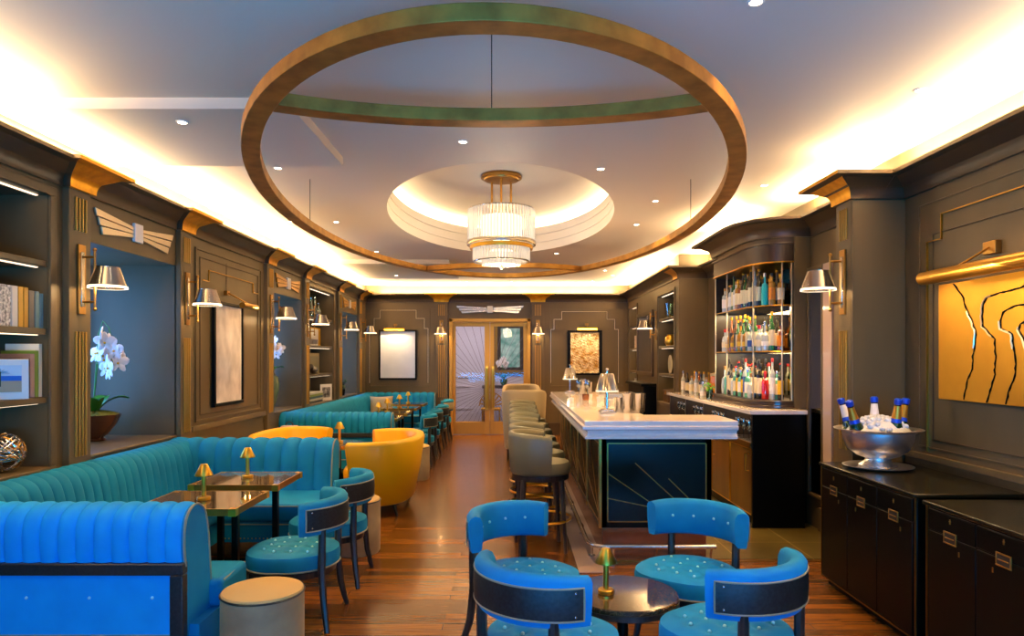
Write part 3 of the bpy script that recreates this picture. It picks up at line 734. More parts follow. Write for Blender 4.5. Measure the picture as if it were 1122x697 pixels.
def pic_light(label, axis, pos, sg, a, b, z, drop, reach, rad, plate=.05, arms=(.5,)):
    t = thing('picture_light', label, 'picture light', (0, 0, 0), group='brass picture lights')
    def P(u, d, zz): return (pos+sg*d, u, zz) if axis == 'x' else (u, pos+sg*d, zz)
    for k in arms:
        u = a+(b-a)*k
        mb = MB(); c = P(u, .02, z+drop)
        if axis == 'x': mb.box(min(pos, pos+sg*.04), max(pos, pos+sg*.04), u-plate, u+plate, z+drop-plate*.7, z+drop+plate*.7, 'antique')
        else: mb.box(u-plate, u+plate, min(pos, pos+sg*.04), max(pos, pos+sg*.04), z+drop-plate*.7, z+drop+plate*.7, 'antique')
        mb.build('wall_plate', t, bevel=.004)
        MB().tube([P(u, .04, z+drop), P(u, reach*.4, z+drop*.75), P(u, reach, z+rad*.6)], .007, 'antique').build('arm', t)
    # half-round trough
    MB().tube([P(a, reach, z), P((a+b)/2, reach, z), P(b, reach, z)], rad, 'satinbrass', 20).build('trough', t)
    MB().tube([P(a+.03, reach-rad*.72, z-rad*.45), P(b-.03, reach-rad*.72, z-rad*.45)], rad*.35, 'shadeglow', 8).build('lamp_tube', t)
    return t
pic_light('long brass picture light over the gold cracked panel', 'x', XR, -1, 2.95, 4.40, 2.10, .15, .25, .042, .055, (.24, .79))
pic_light('brass picture light on an arm over the tall framed drawing', 'x', XL, 1, 7.12, 7.52, 2.14, .14, .26, .03, .035)
pic_light('brass picture light over the near white print', 'y', YB, -1, wx(422.5), wx(444.5), wz(361.5), .10, .16, .035, .035)
pic_light('brass picture light over the crumpled gold relief', 'y', YB, -1, wx(632), wx(653.5), wz(361), .10, .16, .035, .035)
def aim(frm, to): return (Vector(to)-Vector(frm)).to_track_quat('-Z', 'Y').to_euler()
for frm, to, p_, n_ in (((XR-.27, 3.6, 2.09), (XR, 3.7, 1.75), 8, 1.2), ((XL+.27, 7.32, 2.14), (XL, 7.35, 1.75), 9, .35), ((wx(433.5), YB-.2, wz(362)), (wx(433.5), YB, 1.8), 10, .4), ((wx(642), YB-.2, wz(361)), (wx(642), YB, 1.8), 9, .4)):
    l = area('picture_lamp', frm, aim(frm, to), n_, .04, p_, (255, 220, 160))
# tall mirror on the right far wall, and the narrow one beside the pier
t, g = picture('wall_mirror', 'tall dark framed mirror above the fireplace', 'x', XF-.005, -1, 11.78, 13.22, 1.28, 2.42, .07, 'mirror', 'paint_dark', nm='mirror')
t, g = picture('panel_mirror', 'tall framed mirror panel between the back bar and the pier', 'x', XR-.005, -1, 6.29, 6.62, .3, 2.45, .03, 'mirror', 'paint', nm='mirror')
# fireplace
t = thing('fireplace', 'black stone fireplace with glowing amber grate under the tall mirror', 'fireplace', (XF, 12.3, 0))
f = MB().box(-.22, 0, -.72, -.42, 0, 1.12, 'lacquer').box(-.22, 0, .42, .72, 0, 1.12, 'lacquer').box(-.22, 0, -.42, .42, .78, 1.12, 'lacquer'); f.build('surround', t, bevel=.006)
MB().box(-.27, 0, -.78, .78, 1.12, 1.17, 'lacquer').build('mantel_shelf', t, bevel=.006)
MB().box(-.05, -.01, -.42, .42, .02, .78, 'copper').build('fireback', t)
MB().box(-.16, -.06, -.3, .3, .02, .3, emis('ember_glow', (255, 150, 40), 2.5)).build('ember_bed', t, bevel=.03)
# ------------------------------------------------------------------ channelled banquettes
BPROF = [(0, .60), (-.012, .68), (-.012, .77), (.012, .835), (.07, .872), (.14, .872), (.205, .83), (.24, .74), (.262, .60), (.28, .44)]
def smooth_prof(p, n=3):
    out = []
    for i in range(len(p)-1):
        a, b, c, d = p[max(0, i-1)], p[i], p[i+1], p[min(len(p)-1, i+2)]
        for k in range(n):
            t = k/n
            out.append(tuple(.5*((2*b[j])+(-a[j]+c[j])*t+(2*a[j]-5*b[j]+4*c[j]-d[j])*t*t+(-a[j]+3*b[j]-3*c[j]+d[j])*t**3) for j in (0, 1)))
    return out+[p[-1]]
BPROF = smooth_prof(BPROF)
def prof_normals(pf):
    out = []
    for i in range(len(pf)):
        a, b = pf[max(0, i-1)], pf[min(len(pf)-1, i+1)]
        t = Vector((b[0]-a[0], b[1]-a[1])).normalized(); out.append((-t.y, t.x))
    return out
def channel_back(p0, inward, along, length, width, pf=BPROF, amp=.016, m='teal'):
    """back swept along a straight line: inward points into the seat; width = one channel"""
    p0, inward, along = Vector(p0), Vector(inward), Vector(along)
    nn = prof_normals(pf); nch = max(1, round(length/width)); cols = []
    for c in range(nch):
        for k in range(10):
            t = k/10; cols.append(((c+t)*length/nch, -.35+1.35*math.sin(PI*t)**.55))
    cols.append((length, -.35))
    mb = MB(); vs = []
    for s_, bu in cols:
        for (d, z), (nd, nz) in zip(pf, nn):
            q = amp*bu; vs.append(p0+along*s_+inward*(d+nd*q)+Vector((0, 0, z+nz*q)))
    n_ = len(pf); fs = [(i*n_+j, (i+1)*n_+j, (i+1)*n_+j+1, i*n_+j+1) for i in range(len(cols)-1) for j in range(n_-1)]
    return mb.add(vs, fs, m)
def end_panel(mb, o, inward, along, pf, th, m, base=.16):
    o, inward, along = Vector(o), Vector(inward), Vector(along)
    loop = [(pf[0][0]+.01, base)] + pf + [(pf[-1][0], base)]
    r = [[o+inward*d+Vector((0, 0, z))+along*t for d, z in loop] for t in (-.02, th)]
    mb.rings(r, m)
    return loop
def tuft_buttons(mb, pts, r, m='stud'):
    for p in pts: mb.ball(p, r, m, 8, 5)
XE = -1.57
_bm = {}
def buttons(parent, pts, r, m='stud'):
    for p in pts:
        if (r, m) not in _bm: o = MB().ball((0, 0, 0), r, m, 8, 5).build('button', parent, loc=p); _bm[(r, m)] = o.data
        else:
            o = bpy.data.objects.new('button', _bm[(r, m)]); C.objects.link(o); o.location = p; o.parent = parent
def banquette(Y0, Y1, sf, label, farwidth, near_depth):
    t = thing('banquette', label, 'banquette', (XL, Y0, 0))
    o = Vector((XL, Y0, 0)); L_ = Y1-Y0; W = XE-XL
    wallpf = [(max(.004, d), z) for d, z in BPROF]
    # three backs, in the banquette's own frame
    channel_back((0, 0, 0), (0, 1, 0), (1, 0, 0), W, .086, amp=.012, m='teal' if farwidth else 'teal_daylit').build('near_back', t)
    channel_back((0, .05, 0), (1, 0, 0), (0, 1, 0), L_-.1, .096, wallpf, .012).build('wall_back', t)
    channel_back((0, L_, 0), (0, -1, 0), (1, 0, 0), W, .145, wallpf if farwidth else BPROF).build('far_back', t)
    # ends with piping
    for nm, oy, inw in (('near_end', 0, (0, 1, 0)), ('far_end', L_, (0, -1, 0))):
        pf = BPROF if nm == 'near_end' or not farwidth else wallpf
        e = MB(); loop = end_panel(e, (W, oy, 0), inw, (1, 0, 0), pf, .012, 'teal')
        eo = e.build(nm, t)
        pts = [Vector((W+.012, oy+inw[1]*d, z)) for d, z in pf]
        MB().tube(pts, .006, 'piping', 6).build('piping', eo)
    # outer face of the near side: cerused frame, padded panel with buttons
    f = MB(); f.box(0, W+.014, -.034, .02, .565, .622, 'ink').box(W-.05, W+.014, -.034, .02, .12, .565, 'ink').box(0, W, -.03, .02, .10, .16, 'ink'); f.build('outer_frame', t, bevel=.006)
    p = MB().box(0, W-.05, -.014, .02, .16, .565, 'teal' if farwidth else 'teal_daylit')
    p.tube([(0, -.016, .275), (W-.05, -.016, .275)], .005, 'piping', 6)
    po = p.build('outer_panel', t)
    buttons(po, [(W-.14-.3*k, -.014, .455) for k in range(5)], .008)
    # seats
    ND = near_depth
    def seat(x0, x1, y0, y1, edge):
        c = MB().box(x0, x1, y0, y1, .31, .455, 'teal'); co = c.build('seat_cushion', t, bevel=.03, seg=3)
        MB().tube(edge, .006, 'piping', 6).build('piping', co)
        return co
    seat(.25, W+.075, .26, ND, [(.74, ND-.004, .44), (W+.06, ND-.004, .44), (W+.068, .3, .44)])
    seat(.25, .74, .26, L_-.26, [(.736, ND+.02, .44), (.736, sf-Y0-.02, .44)])
    seat(.25, W+.055, sf-Y0, L_-.26, [(.74, sf-Y0+.004, .44), (W+.04, sf-Y0+.004, .44), (W+.05, L_-.3, .44)])
    bs = MB().box(.03, W+.06, .04, ND-.01, .16, .31, 'teal').box(.03, .73, .04, L_-.04, .16, .31, 'teal').box(.03, W+.04, sf-Y0+.01, L_-.04, .16, .31, 'teal')
    bs.tube([(.74, sf-Y0+.006, .30), (W+.044, sf-Y0+.006, .30), (W+.044, L_-.3, .30)], .005, 'piping', 6)
    bo = bs.build('seat_base', t)
    nl = MB()
    for k in range(24): nl.ball((.76+(W-.76)*k/23, sf-Y0+.008, .19), .006, 'brass', 6, 4)
    nl.build('nail_trim', bo)
    for x in (.1, W-.03):
        for y in (.06, ND-.08, sf-Y0+.06, L_-.08):
            MB().lathe([(.018, 0), (.028, .16)], 'blackwood', (x, y, 0), 10).build('leg', t)
    for y in (L_*.4, L_*.55): MB().lathe([(.018, 0), (.028, .16)], 'blackwood', (.68, y, 0), 10).build('leg', t)
    return t
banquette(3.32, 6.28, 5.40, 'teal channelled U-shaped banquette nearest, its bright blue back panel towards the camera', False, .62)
banquette(9.02, 14.36, 13.75, 'teal channelled U-shaped banquette running to the far wall beneath the white print', True, .6)
# cushion at the far corner
t = thing('cushion', 'oatmeal square cushion propped in the far banquette corner', 'cushion', (-2.52, 13.50, .455))
def cush(u, v):
    x, y = 2*u-1, 2*v-1; e = (1-abs(x)**4)*(1-abs(y)**4)
    return x*(.21+.015*abs(y)**3), y*(.19+.015*abs(x)**3), .065*e**.5
rot = Matrix.Rotation(.25, 3, 'Z') @ Matrix.Rotation(R(72), 3, 'X')
c = MB()
c.grid(lambda u, v: rot @ Vector(cush(u, v))+Vector((0, 0, .20)), 14, 14, 'armchair').grid(lambda u, v: rot @ Vector((cush(u, v)[0], cush(u, v)[1], -cush(u, v)[2]))+Vector((0, 0, .20)), 14, 14, 'armchair', flip=True)
c.build('cover', t)

# ------------------------------------------------------------------ brass cordless table lamps
def make_lamp():
    t = thing('table_lamp', 'x', 'lamp')
    MB().lathe([(0, 0), (.038, 0), (.04, .004), (.04, .018), (.036, .022), (0, .023)], 'brass', n=24).build('base', t)
    MB().lathe([(.0135, .02), (.0135, .19)], 'brass', n=16).build('stem', t)
    sh = MB().lathe([(.053, .150), (.053, .156), (.024, .214), (.02, .221), (0, .223)], 'brass', n=28, cap=False)
    sh.lathe([(.050, .151), (.021, .21), (0, .212)], 'shadeglow' if False else 'gilt', n=28, cap=False)
    sh.build('lamp_shade', t)
    return t
LAMPS = [(-1.90, 4.29, .72, 'small brass cone lamp on the nearest banquette table'), (-1.93, 5.08, .72, 'small brass cone lamp on the second banquette table'),
         (.465, 3.40, .445, 'small brass cone lamp on the round marble table'), (-1.86, 7.52, .68, 'small brass cone lamp between the two mustard tub sofas'),
         (-1.96, 10.25, .72, 'brass cone lamp on the first table of the far banquette'), (-2.0, 11.2, .72, 'brass cone lamp on the second table of the far banquette'),
         (-1.98, 12.3, .72, 'brass cone lamp on the third table of the far banquette'), (-1.99, 13.4, .72, 'brass cone lamp on the last table of the far banquette')]
proto = make_lamp()
for i, (x, y, z, lb) in enumerate(LAMPS):
    o = proto if i == 0 else copy_tree(proto)
    o.location = (x, y, z+.001); o['label'] = lb; o['group'] = 'brass cordless table lamps'
    point('lamp_light', (x, y, z+.14), .55, (255, 200, 120), .02)

# ------------------------------------------------------------------ tables
def make_table(w=.62, d=.56, h=.72):
    t = thing('bistro_table', 'x', 'table')
    top = MB().box(-w/2+.012, w/2-.012, -d/2+.012, d/2-.012, h-.012, h, 'tablemirror'); top.build('table_top', t)
    e = MB()
    for (x0, x1, y0, y1) in ((-w/2, w/2, -d/2, -d/2+.012), (-w/2, w/2, d/2-.012, d/2), (-w/2, -w/2+.012, -d/2, d/2), (w/2-.012, w/2, -d/2, d/2)): e.box(x0, x1, y0, y1, h-.04, h+.001, 'antique')
    e.box(-w/2+.01, w/2-.01, -d/2+.01, d/2-.01, h-.035, h-.013, 'blackwood')
    for x in (-1, 1):
        for y in (-1, 1): e.box(x*(w/2-.02)-.022, x*(w/2-.02)+.022, y*(d/2-.02)-.022, y*(d/2-.02)+.022, h-.042, h+.0015, 'brass')
    e.build('table_edge', t)
    for x in (-.20, .20):
        MB().box(x-.02, x+.02, -.02, .02, .03, h-.03, 'lacquer').build('post', t, bevel=.004)
    MB().box(-.26, .26, -.17, .17, 0, .025, 'lacquer').build('base_plate', t, bevel=.006)
    return t
TB = [(-1.91, 4.305, 'smoked mirror bistro table nearest in the first banquette'), (-1.92, 5.065, 'smoked mirror bistro table second in the first banquette'),
      (-1.95, 10.27, 'smoked mirror bistro table first in the far banquette'), (-1.95, 11.2, 'smoked mirror bistro table second in the far banquette'),
      (-1.95, 12.3, 'smoked mirror bistro table third in the far banquette'), (-1.95, 13.35, 'smoked mirror bistro table last in the far banquette')]
proto = make_table()
for i, (x, y, lb) in enumerate(TB):
    o = proto if i == 0 else copy_tree(proto)
    o.location = (x, y, 0); o['label'] = lb; o['group'] = 'bistro tables'
def round_table(loc, r, h, label, top_m, edge_m):
    t = thing('round_table', label, 'table', loc)
    MB().lathe([(0, h-.028), (r-.006, h-.028), (r, h-.022), (r, h-.005), (r-.005, h), (0, h)], top_m, n=56).build('table_top', t)
    MB().lathe([(r-.01, h-.05), (r+.004, h-.05), (r+.004, h-.024), (r-.01, h-.024), (r-.01, h-.05)], edge_m, n=56, cap=False).build('rim', t)
    MB().lathe([(.035, .03), (.028, .12), (.028, h-.03), (.06, h-.028)], 'lacquer', n=20).build('pedestal', t)
    MB().lathe([(0, 0), (r*.62, 0), (r*.62, .014), (.05, .035), (0, .036)], 'lacquer', n=40).build('base', t)
    return t
round_table((.55, 3.42, 0), .27, .445, 'low round brown marble table between the four blue chairs', 'darkmarble', 'blackwood')
round_table((-1.87, 7.52, 0), .27, .68, 'round smoked table between the two mustard tub sofas', 'tablemirror', 'antique')

# ------------------------------------------------------------------ curved back button-tufted chairs
def make_chair(panel='ink', fab='tealchair_daylit'):
    t = thing('curved_back_chair', 'x', 'chair')
    BT = [(x*.1, y*.1-.0) for x in (-1.5, -.5, .5, 1.5) for y in (-1.2, -.2, .8)] + [(0, 1.45*.1), (-.1, 1.55*.1), (.1, 1.55*.1)]
    def rim(a):      # seat outline: rounded back, squarer front
        x, y = math.cos(a), math.sin(a); p = 2.0 if y < 0 else 2.7
        r = 1/((abs(x)**p+abs(y)**p)**(1/p)); return r*.265*x, r*.265*y
    def top(x, y, q):
        z = .465-.03*q**4
        for bx, by in BT: z -= .020*math.exp(-((x-bx)**2+(y-by)**2)/.0011)
        return z
    s = MB(); NA, NR = 56, 18; vs = []
    for k in range(NR+1):
        q = k/NR
        for j in range(NA):
            x, y = rim(2*PI*j/NA); x *= q; y *= q; vs.append((x, y, top(x, y, q)))
    fs = [(k*NA+j, k*NA+(j+1) % NA, (k+1)*NA+(j+1) % NA, (k+1)*NA+j) for k in range(1, NR) for j in range(NA)]
    fs += [(0, NA+j, NA+(j+1) % NA) for j in range(NA)]
    s.add(vs, fs, fab)
    rs = []
    for q, z in ((1, .435), (1.02, .41), (1.02, .37), (1.0, .345), (.94, .34)):
        rs.append([(rim(2*PI*j/NA)[0]*q, rim(2*PI*j/NA)[1]*q, z) for j in range(NA)])
    s.rings(rs, fab, cap=False)
    so = s.build('seat', t, ang=60)
    buttons(so, [(x, y, top(x, y, 0)+.004) for x, y in BT], .0085)
    MB().tube([(rim(2*PI*j/40)[0]*1.02, rim(2*PI*j/40)[1]*1.02, .352) for j in range(40)], .005, 'piping', 6, closed=True).build('piping', so)
    fr = MB(); fr.rings([[(rim(2*PI*j/NA)[0]*q, rim(2*PI*j/NA)[1]*q, z) for j in range(NA)] for q, z in ((.93, .342), (.95, .335), (.93, .30), (.6, .30))], 'blackwood'); fr.build('seat_frame', t)
    # curved back pad
    A = R(67); n = 26; RO = .315; z0, z1 = .565, .765
    def bp(a, r, z):
        return (r*math.sin(a), -r*math.cos(a)+.01, z)
    rs = []
    for i in range(n+1):
        a = -A+2*A*i/n; lean = .012
        zt = z1-.012*abs(2*i/n-1)**3
        loop = [(RO-.004, z0), (RO, z0+.015), (RO+.01, (z0+zt)/2), (RO+.012, zt-.02), (RO, zt-.003), (RO-.022, zt+.004), (RO-.048, zt-.004), (RO-.062, zt-.028), (RO-.066, (z0+zt)/2), (RO-.058, z0+.015), (RO-.045, z0)]
        rs.append([bp(a, r, z) for r, z in loop])
    bo = MB().rings(rs, fab).build('backrest', t, ang=60)
    # dark outer panel with pale piping and studs
    PA = A*.9; pz0, pz1 = z0+.03, z1-.045
    def pg(u, v): a = -PA+2*PA*u; return bp(a, RO+.014+.004*math.sin(PI*v), pz0+(pz1-pz0)*v)
    MB().grid(pg, 24, 4, panel).build('back_panel', bo)
    loop = [pg(i/24, 0) for i in range(25)]+[pg(1, j/3) for j in (1, 2)]+[pg(1-i/24, 1) for i in range(25)]+[pg(0, 1-j/3) for j in (1, 2)]
    MB().tube(loop, .0042, 'piping', 6, closed=True).build('piping', bo)
    buttons(bo, [bp(a*A, RO-.067, .675) for a in (-.62, -.21, .21, .62)], .0085)
    buttons(bo, [pg(u, v) for u in (.05, .95) for v in (.14, .86)], .006, 'steel')
    # legs: two posts to the back, two tapered sabre legs in front
    for sx in (-1, 1):
        a = sx*R(40)
        pts = [bp(sx*R(42), .365, 0), bp(a, .315, .16), bp(a, .295, .33), bp(a, .30, .58), bp(a, .302, .68)]
        MB().tube(pts, [.017, .021, .024, .022, .018], 'blackwood', 8).build('leg', t)
        MB().tube([(sx*.215, .225, 0), (sx*.195, .20, .18), (sx*.185, .19, .33)], [.015, .02, .025], 'blackwood', 8).build('leg', t)
    return t
CH = [(-1.33, 4.27, (-1, 0), 'teal curved back chair at the nearest banquette table'), (-1.32, 5.04, (-1, 0), 'teal curved back chair at the second banquette table'),
      (.165, 2.95, (.66, .75), 'nearest blue curved back chair, cut by the bottom edge, its dark panel towards the aisle'),
      (.945, 3.02, (-.58, .815), 'blue curved back chair with dark panel, nearest the black cabinets'),
      (.08, 3.78, (.68, -.73), 'blue curved back chair before the closest bar stool, facing the round table'),
      (.975, 3.83, (-.6, -.8), 'blue curved back chair before the bar end panel, facing the round table'),
      (-1.41, 10.3, (-1, 0), 'teal curved back chair first in the far banquette row'), (-1.42, 11.2, (-1, 0), 'teal curved back chair second in the far banquette row'),
      (-1.42, 12.3, (-1, 0), 'teal curved back chair third in the far banquette row')]
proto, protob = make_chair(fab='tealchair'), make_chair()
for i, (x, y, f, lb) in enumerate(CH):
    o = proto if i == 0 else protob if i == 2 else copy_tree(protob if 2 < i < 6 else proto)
    o.location = (x, y, 0); o.rotation_euler.z = math.atan2(-f[0], f[1]); o['label'] = lb; o['group'] = 'curved back chairs'
proto2 = make_chair('armchair', 'tealchair')
proto2.location = (-1.42, 13.35, 0); proto2.rotation_euler.z = PI/2; proto2['label'] = 'teal chair with pale outer back, last in the far banquette row'; proto2['group'] = 'curved back chairs'
proto2.scale = (1, 1, 1.04)

# ------------------------------------------------------------------ pouffes
def make_pouffe():
    t = thing('pouffe', 'x', 'pouffe')
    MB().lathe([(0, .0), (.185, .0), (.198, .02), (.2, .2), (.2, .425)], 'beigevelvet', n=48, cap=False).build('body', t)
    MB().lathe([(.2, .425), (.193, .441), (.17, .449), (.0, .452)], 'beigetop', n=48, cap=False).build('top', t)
    MB().tube([(.2*math.cos(2*PI*i/48), .2*math.sin(2*PI*i/48), .427) for i in range(48)], .0055, 'blackwood', 6, closed=True).build('piping', t)
    return t
proto = make_pouffe()
for i, (x, y, lb) in enumerate([(-1.245, 3.48, 'round beige velvet pouffe at the end of the blue sofa panel'), (-1.28, 5.72, 'round beige velvet pouffe behind the second teal chair'), (-1.275, 9.15, 'round beige velvet pouffe beyond the mustard tub sofa')]):
    o = proto if i == 0 else copy_tree(proto)
    o.location = (x, y, 0); o['label'] = lb; o['group'] = 'beige pouffes'

# ------------------------------------------------------------------ tub chairs, high armchairs, bar stools: one curved shell each
def shell(mb, rx, ry, th, A, ztop, zbot, taper, m, n=40, top_in=.0, pw=2.0):
    rs = []
    for i in range(n+1):
        a = -A+2*A*i/n
        def P(r, z):
            tp = taper+(1-taper)*min(1, (z-zbot)/max(.01, (ztop(0)-zbot)*.8))
            x, y = math.sin(a), -math.cos(a)
            q = 1/((abs(x)**pw+abs(y)**pw)**(1/pw))
            return (x*q*(rx+r)*tp, y*q*(ry+r)*tp, z)
        zt = ztop(a/A)
        rs.append([P(-.015, zbot), P(0, zbot+.02), P(0, (zbot+zt)*.5), P(0, zt-.04), P(-th*.15, zt-.01), P(-th*.5, zt), P(-th*.85, zt-.01), P(-th, zt-.04), P(-th, (zbot+zt)*.5), P(-th*.9, zbot)])
    return mb.rings(rs, m)
def make_tub():
    t = thing('tub_sofa', 'x', 'sofa')
    shell(MB(), .74, .46, .10, R(118), lambda u: .785-.02*abs(u)**2.5, .12, .76, 'yellow', n=56, pw=2.3).build('tub_shell', t, ang=60)
    MB().lathe([(0, .30), (.31, .30), (.335, .32), (.34, .41), (.32, .445), (.2, .46), (0, .465)], 'yellow', (0, .04, 0), 48, 1.55, 1).build('seat_cushion', t)
    MB().lathe([(0, .13), (.31, .13), (.31, .31), (0, .31)], 'yellow', (0, .02, 0), 48, 1.55, 1).build('seat_base', t)
    for x in (-1, 1):
        MB().tube([(x*.42, .19, 0), (x*.38, .16, .14)], [.013, .022], 'lacquer', 8).build('leg', t)
        MB().tube([(x*.44, -.25, 0), (x*.39, -.2, .14)], [.013, .022], 'lacquer', 8).build('leg', t)
    return t
proto = make_tub()
proto.location = (-1.40, 7.44, 0); f = (-1, .0); proto.rotation_euler.z = math.atan2(-f[0], f[1]); proto['label'] = 'mustard leather two-seat tub sofa standing by the aisle'; proto['group'] = 'mustard tub sofas'
o = copy_tree(proto, 'mustard leather two-seat tub sofa against the panelled wall', (-2.36, 7.66, 0)); f = (1, .0); o.rotation_euler.z = math.atan2(-f[0], f[1])
t = thing('handbag', 'small pale grey handbag standing beyond the mustard sofa by the wall', 'bag', (-2.78, 8.70, 0))
t.location = (-2.78, 8.70, 0)
side = thing('side_table', 'dark round side table under the grey handbag', 'table', (-2.78, 8.70, 0))
MB().lathe([(0, .5), (.2, .5), (.2, .53), (0, .53)], 'lacquer', n=32).build('table_top', side); MB().lathe([(.02, .02), (.02, .5)], 'lacquer', n=12).build('post', side); MB().lathe([(0, 0), (.14, 0), (.14, .02), (0, .02)], 'lacquer', n=24).build('base', side)
t.location.z = .531
MB().box(-.11, .11, -.05, .05, 0, .22, mat('dove_leather', (176, 168, 160), .5)).build('bag_body', t, bevel=.03, seg=3)
MB().tube([(.045*math.cos(PI*i/10), 0, .215+.05*math.sin(PI*i/10)) for i in range(11)], .006, 'groove', 6).build('handle', t)

def make_armchair():
    t = thing('high_armchair', 'x', 'armchair')
    shell(MB(), .36, .40, .08, R(118), lambda u: 1.10 if abs(u) < .35 else 1.10-.16*((abs(u)-.35)/.65)**1.6, .16, .86, 'armchair', pw=2.8).build('shell', t, ang=60)
    buttons(t, [(x, -.315, z) for x in (-.16, 0, .16) for z in (.82, .98)], .012, 'paint_dark')
    MB().box(-.25, .25, -.3, .33, .3, .47, 'armchair').build('seat_cushion', t, bevel=.04, seg=3)
    MB().box(-.27, .27, -.3, .30, .17, .31, 'armchair').build('seat_base', t, bevel=.01)
    for x in (-1, 1):
        MB().tube([(x*.26, .26, 0), (x*.24, .24, .18)], [.014, .022], 'lacquer', 8).build('leg', t)
        MB().tube([(x*.26, -.33, 0), (x*.23, -.28, .18)], [.014, .022], 'lacquer', 8).build('leg', t)
    return t
proto = make_armchair(); proto.location = (.205, 11.12, 0); proto['label'] = 'oatmeal high backed armchair beyond the bar stools, its back to the camera'; proto['group'] = 'oatmeal high armchairs'
o = copy_tree(proto, 'oatmeal tufted high backed armchair facing the room just before the doors', (.19, 12.9, 0), PI)

def make_stool():
    t = thing('bar_stool', 'x', 'bar stool')
    MB().lathe([(0, .635), (.235, .635), (.25, .65), (.255, .70), (.24, .735), (.15, .75), (0, .752)], 'stone_leather', n=40).build('seat', t)
    MB().lathe([(0, .59), (.235, .59), (.24, .60), (.24, .636), (0, .636)], 'blackwood', n=40).build('seat_frame', t)
    def zt(u):
        return .988-.03*abs(u)**3
    shell(MB(), .27, .27, .055, R(104), zt, .64, .93, 'stone_leather', pw=2.4).build('backrest', t, ang=60)
    for i in range(4):
        a = PI/4+PI/2*i; c_, s_ = math.cos(a), math.sin(a)
        MB().tube([(c_*.265, s_*.265, 0), (c_*.22, s_*.22, .6)], [.016, .025], 'blackwood', 8).build('leg', t)
    MB().tube([(.255*math.cos(2*PI*i/40), .255*math.sin(2*PI*i/40), .26) for i in range(40)], .011, 'brass', 8, closed=True).build('foot_ring', t)
    return t
proto = make_stool()
names = ['closest to the blue chairs', 'second from the blue chairs', 'third from the blue chairs', 'fourth, the middle of the seven', 'third from the oatmeal armchair', 'second from the oatmeal armchair', 'last, next to the oatmeal armchair']
for i, y in enumerate([5.83, 6.44, 7.04, 7.64, 8.42, 9.15, 9.88]):
    o = proto if i == 0 else copy_tree(proto)
    o.location = (.245, y, 0); o.rotation_euler.z = -PI/2+(.08 if i in (0, 2) else -.03*i); o['label'] = 'grey green leather bar stool ' + names[i]; o['group'] = 'bar stools'
# ------------------------------------------------------------------ the bar
t = thing('bar_counter', 'white marble topped bar with dark teal panels and fine gold rays', 'bar', (.57, 5.38, 0))
O = Vector((.57, 5.38, 0))
cp = [(-.57, .965), (-.03, .965), (-.005, .968), (-.005, .985), (-.022, .995), (-.03, 1.012), (-.022, 1.03), (.012, 1.042), (.016, 1.046), (.016, 1.066), (-.002, 1.072), (-.002, 1.078), (0, 1.083), (0, 1.105), (-.006, 1.11), (-.57, 1.11)]
MB().sweep(cp, [(1.76-.57, 0), (0, 0), (0, 4.57), (1.15, 4.57)], 'counter').build('counter_top', t, ang=30)
bx, by = .13, .12        # body set back under the counter
def ray_panel(mb, org, au, az_, W, H, nrm, rays):
    """inset panel with a gold border line and rays from a corner"""
    org, au, az_, nrm = map(Vector, (org, au, az_, nrm))
    def q(u, z, n_): return org+au*u+az_*z+nrm*n_
    vs = [q(0, 0, 0), q(W, 0, 0), q(W, H, 0), q(0, H, 0)]
    mb.add(vs, [(0, 1, 2, 3)], 'barpanel')
    for (a, b) in (((0, 0), (W, 0)), ((W, 0), (W, H)), ((W, H), (0, H)), ((0, H), (0, 0))):
        mb.bar(q(a[0], a[1], .001), q(b[0], b[1], .001), .009, .004, 'antique', up=nrm)
    for (a, b) in rays: mb.bar(q(a[0]*W, a[1]*H, .001), q(b[0]*W, b[1]*H, .001), .006, .003, 'antique', up=nrm)
bf = MB()
bf.box(bx, 1.02, by, by+.06, .25, .965, 'lacquer').box(bx, bx+.06, by, 4.45, .25, .965, 'lacquer').box(bx, 1.02, 4.39, 4.45, .25, .965, 'lacquer').box(.96, 1.02, by, by+.5, .25, .965, 'lacquer').box(bx+.06, .96, by+.06, by+.5, .93, .965, 'lacquer')
bf.build('body', t, bevel=.005)
p = MB(); ray_panel(p, (bx+.065, by-.003, .30), (1, 0, 0), (0, 0, 1), .78, .62, (0, -1, 0), [((0, .62), (.72, .0)), ((0, .3), (.5, .17)), ((.28, .75), (.93, .0)), ((.62, .55), (1, .08)), ((.5, .17), (.95, .0))])
p.build('end_panel', t)
for k in range(5):
    W_ = 4.33/5-.06; y0 = by+.03+k*4.33/5
    p = MB(); ray_panel(p, (bx-.003, y0, .30), (0, 1, 0), (0, 0, 1), W_, .62, (-1, 0, 0), [((0, .1), (1, .4)), ((0, .1), (.8, 1))])
    p.build('side_panel', t)
    if k: MB().box(bx-.012, bx, y0-.045, y0-.015, .25, .96, 'antique').build('pilaster_strip', t, bevel=.003)
MB().box(bx-.006, bx+.02, by-.008, by+.016, .25, .965, 'antique').build('corner_strip', t, bevel=.003)
MB().box(bx+.03, .99, by+.05, 4.42, 0, .25, 'copper').build('plinth', t)
